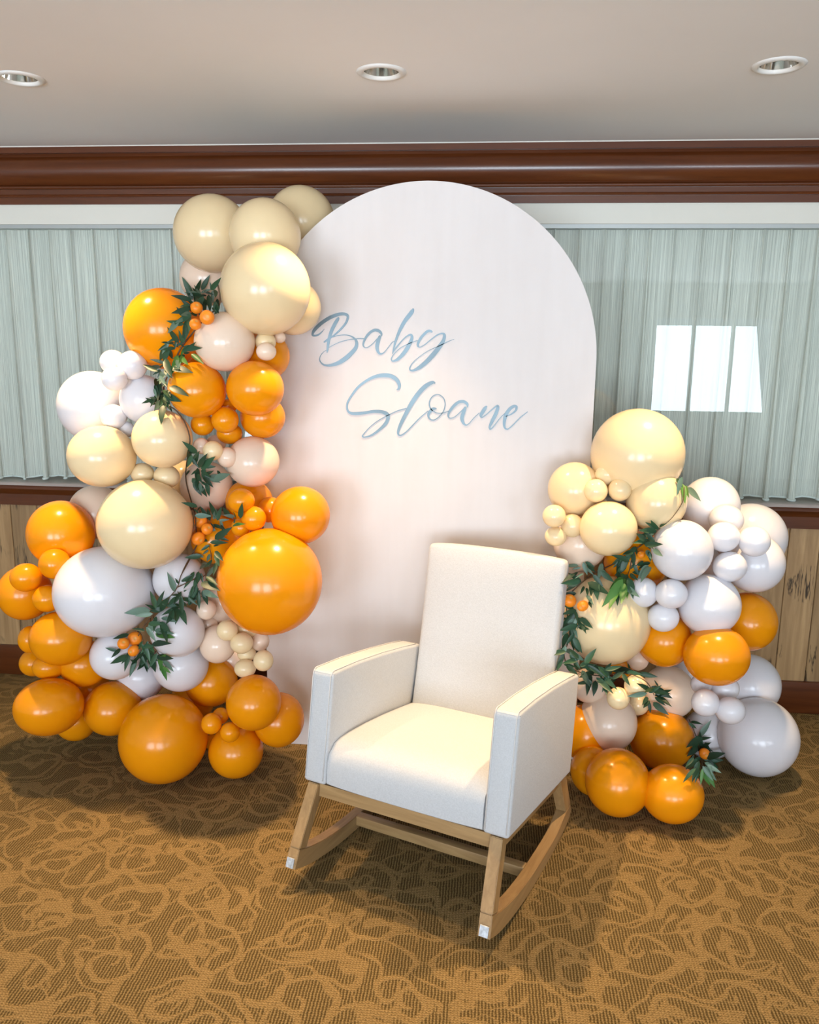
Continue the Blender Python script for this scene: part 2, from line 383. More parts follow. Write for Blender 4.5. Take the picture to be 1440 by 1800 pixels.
# crown moulding
cr = tag(empty('trim_1', (0, WALL, 2.19)), 'glossy mahogany crown moulding under the ceiling', None, None, 'structure')
strip('top_fascia', [(-.055, 2.394), (.03, 2.394), (.03, 2.421), (-.055, 2.421)], M_mahog, cr, 2.19)
strip('white_caulk_line', [(-.057, 2.418), (-.054, 2.418), (-.054, 2.4218), (-.057, 2.4218)], M_white, cr, 2.19)
bull = [(.03, 2.394), (-.036, 2.394), (-.038, 2.382)] + [(-.022-.040*math.sin(math.pi*(.12+.80*k/14)), 2.382-.112*k/14) for k in range(15)] + [(-.024, 2.266), (.03, 2.266)]
strip('bullnose', bull, M_mahog, cr, 2.19)
strip('bead', [(.03, 2.266), (-.030, 2.266), (-.034, 2.262), (-.034, 2.257), (-.030, 2.253), (.03, 2.253)], M_mahog, cr, 2.19)
strip('lower_board', [(.03, 2.253), (-.018, 2.253), (-.018, 2.232), (.03, 2.232)], M_mahog, cr, 2.19)
strip('lower_bead', [(.03, 2.232), (-.024, 2.232), (-.027, 2.228), (-.024, 2.222), (.03, 2.222)], M_mahog, cr, 2.19)
strip('bottom_fascia', [(.03, 2.222), (-.014, 2.222), (-.014, 2.1925), (.03, 2.1925)], M_mahog, cr, 2.19)
# the unseen rest of the room: side walls and the wall with daylight windows
def wall_with_windows(name, plane, wins, axis, a0, a1, label):
    wbm = bmesh.new(); t0, t1 = (plane-.2, plane) if plane < 0 else (plane, plane+.2)
    def bx(u0, u1, z0, z1):
        if axis == 'x': box(wbm, u0, u1, t0, t1, z0, z1)
        else: box(wbm, t0, t1, u0, u1, z0, z1)
    u = a0
    for (u0, u1, z0, z1) in sorted(wins):
        bx(u, u0, 0, CEIL); bx(u0, u1, 0, z0); bx(u0, u1, z1, CEIL); u = u1
    bx(u, a1, 0, CEIL)
    o = tag(mesh_obj(name, wbm, M_wallpaint), label, None, None, 'structure')
    return o
wall_with_windows('wall_front', REAR, WINDOWS, 'x', LEFT, RIGHT, 'painted wall with large daylight windows')
wall_with_windows('wall_right', RIGHT, [], 'y', REAR, WALL+.35, 'painted plain side wall beyond the low garland')
wall_with_windows('wall_left', LEFT, [], 'y', REAR, WALL+.35, 'painted plain side wall beyond the tall garland')
k = 2
for wins, axis, plane in ((WINDOWS, 'x', REAR),):
    for (u0, u1, z0, z1) in wins:
        wr = tag(empty('window_%d' % k, ((u0+u1)/2, plane, z0) if axis == 'x' else (plane, (u0+u1)/2, z0)), 'daylight window with white frame and one mullion', None, None, 'structure'); k += 1
        h = (u1-u0)/2; H = z1-z0; n = 3
        for i in range(n+1):
            c = -h + .02 + (2*h-.04)*i/n
            bmz = bmesh.new(); box(bmz, c-.02, c+.02, -.09, -.04, 0, H); o = mesh_obj('mullion', bmz, M_white, wr)
            if axis == 'y': o.rotation_euler = (0, 0, math.pi/2); o.location.x = .13 if plane > 0 else 0
        for zz in (.02, H-.02):
            bmz = bmesh.new(); box(bmz, -h, h, -.088, -.042, zz-.02, zz+.02); o = mesh_obj('rail', bmz, M_white, wr)
            if axis == 'y': o.rotation_euler = (0, 0, math.pi/2); o.location.x = .13 if plane > 0 else 0

# ------------------------------------------------------------------ sheer curtains behind the glass
def curtain(x0, x1, label, seed):
    rnd = random.Random(seed); bmc = bmesh.new()
    xs = []; x = x0; folds = []
    while x < x1:
        wd = rnd.uniform(.075, .13); folds.append((x, wd, rnd.uniform(.7, 1.15), rnd.uniform(-.25, .25))); x += wd
    pts = []
    for (fx, wd, am, sk) in folds:
        for j in range(14): pts.append((fx + wd*j/14, j/14, am, sk, fx, wd))
    rows = 9; grid = []; Z0, Z1 = .976, 2.100
    for r in range(rows+1):
        tz = r/rows; row = []
        for (px, ph, am, sk, fx, wd) in pts:
            depth = (.015 + .010*(1-tz)**.6)*am
            y = .056 + depth*math.cos(2*math.pi*ph + .3*sk)
            xx = px + .020*(1-tz)*sk + wd*(.20+.10*(1-tz))*am*math.sin(2*math.pi*ph + 1.2*sk)
            zz = Z0 + (Z1-Z0)*tz + (0.006*math.sin(fx*9)+.004*math.cos(2*math.pi*ph))*(1-tz)**8
            row.append(bmc.verts.new((xx, y, zz-.985)))
        grid.append(row)
    hem = [v.co.copy() for v in grid[0]]
    for a, b in zip(grid, grid[1:]):
        for i in range(len(a)-1): bmc.faces.new((a[i], a[i+1], b[i+1], b[i]))
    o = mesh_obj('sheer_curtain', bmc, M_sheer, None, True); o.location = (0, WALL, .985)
    tag(o, label, 'curtain', 'sheer curtains behind the window pane')
    hb = bmesh.new(); tube(hb, [p + Vector((0, -.001, 0)) for p in hem], .0048, 5); mesh_obj('hem', hb, M_hem, o, True)['label'] = 'bright white bottom hem'
    return o
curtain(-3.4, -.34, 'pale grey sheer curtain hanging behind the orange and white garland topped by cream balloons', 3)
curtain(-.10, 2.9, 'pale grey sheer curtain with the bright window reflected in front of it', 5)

# ------------------------------------------------------------------ recessed ceiling lights
downs = ['recessed chrome ceiling light above the tall balloon garland', 'recessed chrome ceiling light above the arched board and chair', 'recessed chrome ceiling light above the shorter balloon garland with the white balloons']
ring_m = refl_m = None
for (lx, ly_), lb in zip(LAMPS, downs):
    t = tag(empty('recessed_light', (lx, ly_, CEIL)), lb, 'ceiling light', 'recessed lights along the wall')
    bmz = bmesh.new(); lathe(bmz, [(.0545, .004), (.055, -.004), (.060, -.007), (.070, -.0055), (.0765, -.001), (.0765, .001)], 48); mesh_obj('trim_ring', bmz, M_ring, t, True)
    bmz = bmesh.new(); lathe(bmz, [(.0555, -.002), (.054, .01), (.050, .035), (.045, .06), (.040, .085), (.034, .10)], 48); mesh_obj('reflector', bmz, M_chrome, t, True)
    bmz = bmesh.new(); lathe(bmz, [(0, .075), (.018, .078), (.028, .086), (.034, .10), (.034, .12), (0, .12)], 24)
    em, nt, b = new_mat('lamp_lens'); b.inputs['Base Color'].default_value = (.9, .85, .7, 1); b.inputs['Emission Color'].default_value = (1, .8, .5, 1); b.inputs['Emission Strength'].default_value = 2.0
    mesh_obj('bulb', bmz, em, t, True)
    l = bpy.data.lights.new('lamp', 'SPOT'); l.energy = LAMP_POWER; l.color = LAMP_COLOR; l.shadow_soft_size = .035
    l.spot_size = math.radians(84); l.spot_blend = .9
    lo = bpy.data.objects.new('lamp', l); lo.location = (0, 0, -.012); lo.rotation_euler = (-math.radians(14), 0, 0); link(lo, t)

# ------------------------------------------------------------------ arched board with lettering
AX, AW, AH = -.225, .62, 2.178; ATH = .019
board = tag(empty('arched_board', (AX, PANEL_Y, 0)), 'tall blush arched board reading Baby Sloane behind the white chair', 'backdrop')
bm = bmesh.new(); prof = [(-AW, 0), (AW, 0)] + [(AW*math.cos(math.pi*k/64), AH-AW+AW*math.sin(math.pi*k/64)) for k in range(65)]
fr = [bm.verts.new((a, 0, b)) for a, b in prof]; bk = [bm.verts.new((a, ATH, b)) for a, b in prof]
bm.faces.new(fr); bm.faces.new(bk[::-1]); n = len(prof)
for i in range(n): bm.faces.new((fr[i], bk[i], bk[(i+1) % n], fr[(i+1) % n]))
bmesh.ops.recalc_face_normals(bm, faces=bm.faces[:])
mesh_obj('board_panel', bm, M_board, board)
for bx_ in ((-.36, -.32, ATH, ATH+.03, .002, 1.5), (.32, .36, ATH, ATH+.03, .002, 1.5), (-.32, .32, ATH, ATH+.028, .75, .79)): boxo('back_brace', bx_, M_beech, board)
for sx in (-.34, .34): boxo('support_foot', (sx-.02, sx+.02, ATH+.03, ATH+.28, .001, .03), M_beech_y, board)
ZA, ZB, ZC, ZD = (540, 530, 10.286), (670, 530, 10.286), (600, 650, 8.47), (740, 670, 7.2)
def conv(z, pts): return [(z[0]+p[0]/z[2], z[1]+p[1]/z[2], p[2]/z[2]) for p in pts]
a_to_b = conv(ZA, [(1315,635,50),(1285,720,66),(1265,810,66),(1280,900,50),(1320,945,34),(1380,930,18)]) + conv(ZB, [(103,865,13),(160,790,12),(200,740,12),(250,712,12)])
LETTERS = [
 ('B', [conv(ZA, [(312,498,4),(255,562,20),(190,608,30),(125,618,34),(98,595,38),(135,515,58),(250,400,64),(400,300,64),(550,238,58),(660,225,54),(728,250,50),(735,305,42),(700,390,38),(620,490,34),(530,575,30),(450,640,26),(380,685,38),(312,733,26)]),
        conv(ZA, [(568,300,34),(552,325,54),(510,395,62),(450,515,62),(405,650,56),(380,780,46),(370,870,34),(360,928,8)]),
        conv(ZA, [(470,640,16),(560,615,14),(680,605,14),(780,622,20),(860,672,34),(897,745,54),(880,835,66),(805,930,76),(700,1025,82),(570,1108,72),(430,1152,50),(330,1152,34),(265,1118,26),(228,1055,18),(242,985,12),(290,920,10),(348,880,8)]),
        conv(ZA, [(395,832,8),(500,775,10),(620,725,12),(760,690,12),(850,680,14),(940,670,16),(1045,674,16)])]),
 ('a', [conv(ZA, [(1345,625,14),(1342,580,40),(1295,530,54),(1220,517,50),(1140,560,46),(1070,640,44),(1022,740,34),(1017,800,24),(1055,835,14),(1110,820,14),(1190,760,14),(1260,685,18),(1312,640,28)]), a_to_b]),
 ('b', [conv(ZB, [(580,145,40),(562,180,68),(520,240,76),(440,340,68),(370,460,62),(310,590,50),(260,730,40),(225,860,24),(203,945,6)]),
        conv(ZB, [(203,942,8),(270,840,22),(360,730,20),(450,640,22),(535,600,34),(560,650,52),(530,740,62),(470,850,70),(380,970,66),(290,1050,50),(212,1076,24),(186,1045,18),(205,990,14),(270,910,12),(350,840,12),(440,790,12),(560,738,14),(660,703,10)])]),
 ('y', [conv(ZB, [(918,548,30),(895,535,44),(850,535,46),(790,580,46),(720,660,48),(672,750,42),(667,803,34),(705,824,16),(790,780,14),(900,690,18),(1010,610,22),(1100,578,26),(1145,605,48),(1130,700,62),(1070,800,78),(960,940,84),(830,1080,80),(700,1188,68),(590,1243,40),(525,1238,26),(525,1185,20),(590,1090,14),(720,980,10),(870,882,10),(1000,825,12),(1120,770,14),(1220,720,12),(1322,682,6)])]),
 ('S', [conv(ZC, [(828,293,10),(855,280,34),(866,225,48),(830,152,58),(750,97,60),(640,80,60),(510,100,48),(380,160,38),(250,260,34),(150,390,30),(92,500,28),(92,590,28),(130,638,36),(210,652,48),(350,640,44),(480,620,46),(600,625,52),(680,658,60),(698,715,56),(660,800,52),(570,890,40),(460,968,30),(360,1000,18),(315,990,18),(340,950,14),(420,860,12),(530,770,12),(650,700,12),(730,660,12),(840,610,14),(965,575,16)])]),
 ('l', [conv(ZC, [(1392,195,22),(1355,188,48),(1260,240,64),(1160,340,68),(1060,480,66),(970,640,58),(890,800,50),(852,900,40),(848,955,28),(882,976,20),(960,930,18),(1060,830,16),(1160,725,14),(1292,612,12)])]),
 ('o', [conv(ZD, [(192,348,18),(155,350,38),(112,390,38),(95,440,28),(120,483,16),(170,490,12),(230,450,12),(280,390,12),(305,310,12),(295,230,12),(250,180,10),(200,168,10),(145,195,12),(110,255,14),(112,320,16),(150,375,12),(220,405,10),(290,400,10),(352,376,8)])]),
 ('a', [conv(ZD, [(590,325,14),(586,288,32),(540,258,36),(480,264,36),(420,310,38),(365,380,32),(345,440,20),(372,468,10),(430,450,10),(500,390,12),(552,345,22)]),
        conv(ZD, [(562,338,36),(538,400,46),(520,470,46),(538,528,34),(570,554,18),(610,535,10),(680,455,8),(742,400,8)])]),
 ('n', [conv(ZD, [(828,322,24),(812,342,42),(785,385,46),(760,432,38),(775,458,16),(830,420,12),(900,360,14),(962,312,22),(975,335,38),(945,420,46),(900,510,42),(870,580,26),(882,608,16),(930,560,12),(1000,470,10),(1062,408,8)])]),
 ('e', [conv(ZD, [(1070,446,10),(1140,420,16),(1200,370,24),(1210,325,30),(1175,318,36),(1120,358,42),(1075,430,46),(1055,520,38),(1062,588,24),(1100,606,14),(1170,550,12),(1260,460,12),(1352,386,8)])]),
]
LT = .0025
for ch, strokes in LETTERS:
    bm = bmesh.new(); li = 0
    for st in strokes:
        P = []
        for (px, py, wd) in catmull(st, 7):
            p = at_y(px, py, PANEL_Y); P.append((p.x-AX, p.z, max(wd, .8)*2.98/FPX*.5))
        front, back = [], []
        for i, (x, z, hw) in enumerate(P):
            a, b = P[max(i-1, 0)], P[min(i+1, len(P)-1)]; tx, tz = b[0]-a[0], b[1]-a[1]; L = math.hypot(tx, tz) or 1
            nx, nz = -tz/L, tx/L; y = -LT - .0002*li
            front.append((bm.verts.new((x+nx*hw, y, z+nz*hw)), bm.verts.new((x-nx*hw, y, z-nz*hw))))
            back.append((bm.verts.new((x+nx*hw, -.0002, z+nz*hw)), bm.verts.new((x-nx*hw, -.0002, z-nz*hw))))
        for i in range(len(P)-1):
            bm.faces.new((front[i][0], front[i+1][0], front[i+1][1], front[i][1]))
            bm.faces.new((front[i][0], back[i][0], back[i+1][0], front[i+1][0])); bm.faces.new((front[i][1], front[i+1][1], back[i+1][1], back[i][1]))
        # rounded caps
        for (x, z, hw), first in ((P[0], True), (P[-1], False)):
            if hw > .0012:
                yy = -LT - .0001 - .0002*li
                vs = [bm.verts.new((x+hw*math.cos(2*math.pi*k/14), yy, z+hw*math.sin(2*math.pi*k/14))) for k in range(14)]; bm.faces.new(vs)
        li += 1
    o = mesh_obj('letter', bm, M_letter, board); o['label'] = 'silver-blue script letter %s' % ch

# ------------------------------------------------------------------ rocking chair
CH = empty('rocking_chair', (-.214, 2.122, 0), -.383)
tag(CH, 'white upholstered rocking armchair on a light wooden rocker frame', 'chair')
TILT = .155; ct, st_ = math.cos(TILT), math.sin(TILT)
def T(x, yf, z): return (x, -(yf*ct-(z-.24)*st_), .24+(z-.24)*ct+yf*st_)
def tilted(bm):
    for v in bm.verts: v.co = Vector(T(v.co.x, v.co.y, v.co.z))
    bmesh.ops.recalc_face_normals(bm, faces=bm.faces[:])
HW, ARW = .333, .078
def soft_block(name, prof, x0, x1, bev, parent, mat=M_fabric, big=None, bigr=.05, puff=0):
    """(y,z) profile extruded in x, chosen edges rounded, all edges softened, tilted with the chair"""
    bm = bmesh.new(); prism_x(bm, prof, x0, x1)
    if big is not None:
        es = [e for e in bm.edges if all(abs(v.co.y-big[0]) < 1e-5 and abs(v.co.z-big[1]) < 1e-5 for v in e.verts)]
        bmesh.ops.bevel(bm, geom=es, offset=bigr, segments=8, affect='EDGES', profile=.5)
    sharp = [e for e in bm.edges if len(e.link_faces) == 2 and e.calc_face_angle(0) > .5]
    bmesh.ops.bevel(bm, geom=sharp, offset=bev, segments=4, affect='EDGES', profile=.5)
    if puff:
        bmesh.ops.triangulate(bm, faces=[f for f in bm.faces if len(f.verts) > 4])
    tilted(bm)
    return mesh_obj(name, bm, mat, parent, auto=.7)
ix = HW-ARW
# seat: crowned top, waterfall front
bm = bmesh.new(); NX = 16
sp = [(-.60, .302)] + [(-.012, .302), (-.002, .308), (.002, .34), (.003, .375), (-.002, .402), (-.014, .424), (-.035, .440), (-.065, .449), (-.12, .454), (-.22, .457), (-.34, .456), (-.45, .452), (-.56, .446), (-.60, .444)]
rows = []
for i in range(NX+1):
    t = -1 + 2*i/NX; xx = (ix-.002)*math.copysign(abs(t)**.85, t); crown = 1-abs(t)**4
    rr = []
    for (y, z) in sp:
        if z > .41: z = z - .014*(1-crown)
        if y > -.02: y = y - .006*(1-crown) + .004*(1-t*t)
        rr.append(bm.verts.new((xx, y, z)))
    rows.append(rr)
for a, b in zip(rows, rows[1:]):
    for j in range(len(sp)): bm.faces.new((a[j], a[(j+1) % len(sp)], b[(j+1) % len(sp)], b[j]))
bm.faces.new(rows[0]); bm.faces.new(rows[-1][::-1]); tilted(bm)
seat = mesh_obj('seat', bm, M_fabric, CH, auto=.8)
# arms
for s in (-1, 1):
    xa, xb = (ix, HW) if s > 0 else (-HW, -ix)
    aprof = [(0, .302), (0, .640), (-.010, .650), (-.15, .656), (-.32, .655), (-.48, .649), (-.602, .640), (-.610, .302)]
    arm = soft_block('armrest', aprof, xa+.0005, xb-.0005, .011, CH)
    sb = bmesh.new()
    for xx in (xa+.008, xb-.008):
        path = [(xx, .0012, .315), (xx, .0014, .50), (xx, .0014, .636), (xx, -.004, .6465), (xx, -.012, .6515), (xx, -.15, .6568), (xx, -.32, .6558), (xx, -.48, .650), (xx, -.57, .6445)]
        tube(sb, path, .0016, 5)
    tilted(sb); mesh_obj('seam', sb, M_seam, arm, True)
# backrest: softly bowed slab
bm = bmesh.new(); NX = 14; NZ = 14
def bk_pt(t, u, side):
    z = .302 + (1.020-.302)*u
    hw = (ix-.003) if u < .5 else (ix-.003) + .002*(u-.5)
    x = hw*t; y = -.530 - .052*u - .010*math.sin(math.pi*u) + .010*(abs(t)**2)*0
    th = .100 - .035*u
    return x, y, z, th
fronts, backs = [], []
for j in range(NZ+1):
    u = j/NZ; fr, bk = [], []
    for i in range(NX+1):
        t = -1 + 2*i/NX; x, y, z, th = bk_pt(t, u, 0)
        puff_ = .010*(1-abs(t)**6)*(1-(2*u-1)**8 if u > .5 else 1)
        zc = z - .010*(abs(t)**3)*(u**6)
        fr.append(bm.verts.new((x, y+puff_-.004, zc))); bk.append(bm.verts.new((x, y-th, zc)))
    fronts.append(fr); backs.append(bk)
for j in range(NZ):
    for i in range(NX):
        bm.faces.new((fronts[j][i], fronts[j][i+1], fronts[j+1][i+1], fronts[j+1][i])); bm.faces.new((backs[j][i], backs[j+1][i], backs[j+1][i+1], backs[j][i+1]))
    for i, fl in ((0, 1), (NX, -1)):
        q4 = (fronts[j][i], fronts[j+1][i], backs[j+1][i], backs[j][i]); bm.faces.new(q4 if fl > 0 else q4[::-1])
for i in range(NX):
    bm.faces.new((fronts[-1][i], fronts[-1][i+1], backs[-1][i+1], backs[-1][i])); bm.faces.new((fronts[0][i], backs[0][i], backs[0][i+1], fronts[0][i+1]))
bmesh.ops.recalc_face_normals(bm, faces=bm.faces[:])
es = [e for e in bm.edges if len(e.link_faces) == 2 and e.calc_face_angle(0) > .8]
bmesh.ops.bevel(bm, geom=es, offset=.016, segments=4, affect='EDGES', profile=.5, clamp_overlap=True)
tilted(bm); back = mesh_obj('backrest', bm, M_fabric, CH, auto=.8)
# wooden frame (level coordinates: yf forward)
def ox(z): return .331 - .016*max(0, min(1, (z-.05)/.25))          # outer face of the splayed legs
LWD = .036
def frame_part(name, prof, s, mat, inset=0, wid=LWD):
    bm = bmesh.new(); p = [(-y, z) for y, z in prof]
    if s > 0: prism_x(bm, p, lambda z: ox(z)-wid-inset, lambda z: ox(z)-inset)
    else: prism_x(bm, p, lambda z: -ox(z)+inset, lambda z: -ox(z)+wid+inset)
    bmesh.ops.bevel(bm, geom=[e for e in bm.edges if e.calc_face_angle(0) > .6], offset=.002, segments=2, affect='EDGES')
    return mesh_obj(name, bm, mat, CH, auto=.5)
rock = catmull([(.098, .072), (.03, .045), (-.08, .020), (-.20, .005), (-.33, .0), (-.45, .0005), (-.57, .010), (-.645, .030)], 3)
rtop = catmull([(-.592, .070), (-.50, .050), (-.42, .046), (-.30, .049), (-.19, .058), (-.08, .076), (.02, .104), (.075, .128)], 3)
for s in (-1, 1):
    rk = frame_part('rocker', rock + [(-.657, .046), (-.645, .075)] + rtop, s, M_beech_y)
    bm = bmesh.new(); xo = ox(.09)
    for dy in (-.262, -.292):
        r0 = Matrix.Translation(((xo+.0004)*s, -dy, .034)) @ Matrix.Rotation(math.pi/2, 4, 'Y')
        bmesh.ops.create_cone(bm, cap_ends=True, segments=12, radius1=.0055, radius2=.0055, depth=.002, matrix=r0)
    mesh_obj('dowel_plug', bm, M_plug, rk)
    frame_part('front_leg', [(.0755, .1285), (.037, .1120), (-.052, .293), (-.012, .299)], s, M_beech)
    frame_part('rear_leg', [(-.593, .071), (-.646, .076), (-.597, .212), (-.534, .213)], s, M_beech)
    pb = bmesh.new(); xc = (ox(.08)-LWD/2)*s
    box(pb, xc-.0125, xc+.0125, -.1015, -.0985, .076, .102)
    for v in pb.verts: v.co.y += (v.co.z-.076)*.38
    mesh_obj('foot_pad', pb, M_pad, CH)['label'] = 'scuffed silver pad on the rocker tip'
    bm = bmesh.new(); prism_x(bm, [(-.045, .268), (-.045, .3005), (-.545, .3005), (-.545, .268)], (.279 if s > 0 else -.313), (.313 if s > 0 else -.279)); tilted(bm)
    mesh_obj('side_rail', bm, M_beech_y, CH)
for y0, y1, nm in ((-.012, -.040, 'front_rail'), (-.548, -.575, 'back_rail')):
    bm = bmesh.new(); prism_x(bm, [(y0, .262), (y0, .3005), (y1, .3005), (y1, .262)], -.279, .279)
    tilted(bm); mesh_obj(nm, bm, M_beech_x, CH)
boxo('stretcher', (-.296, .296, .262, .294, .018, .052), M_beech_x, CH, .002)
bm = bmesh.new(); box(bm, -.27, .27, -.56, -.03, .288, .301); tilted(bm); mesh_obj('seat_underside', bm, M_dark, CH)

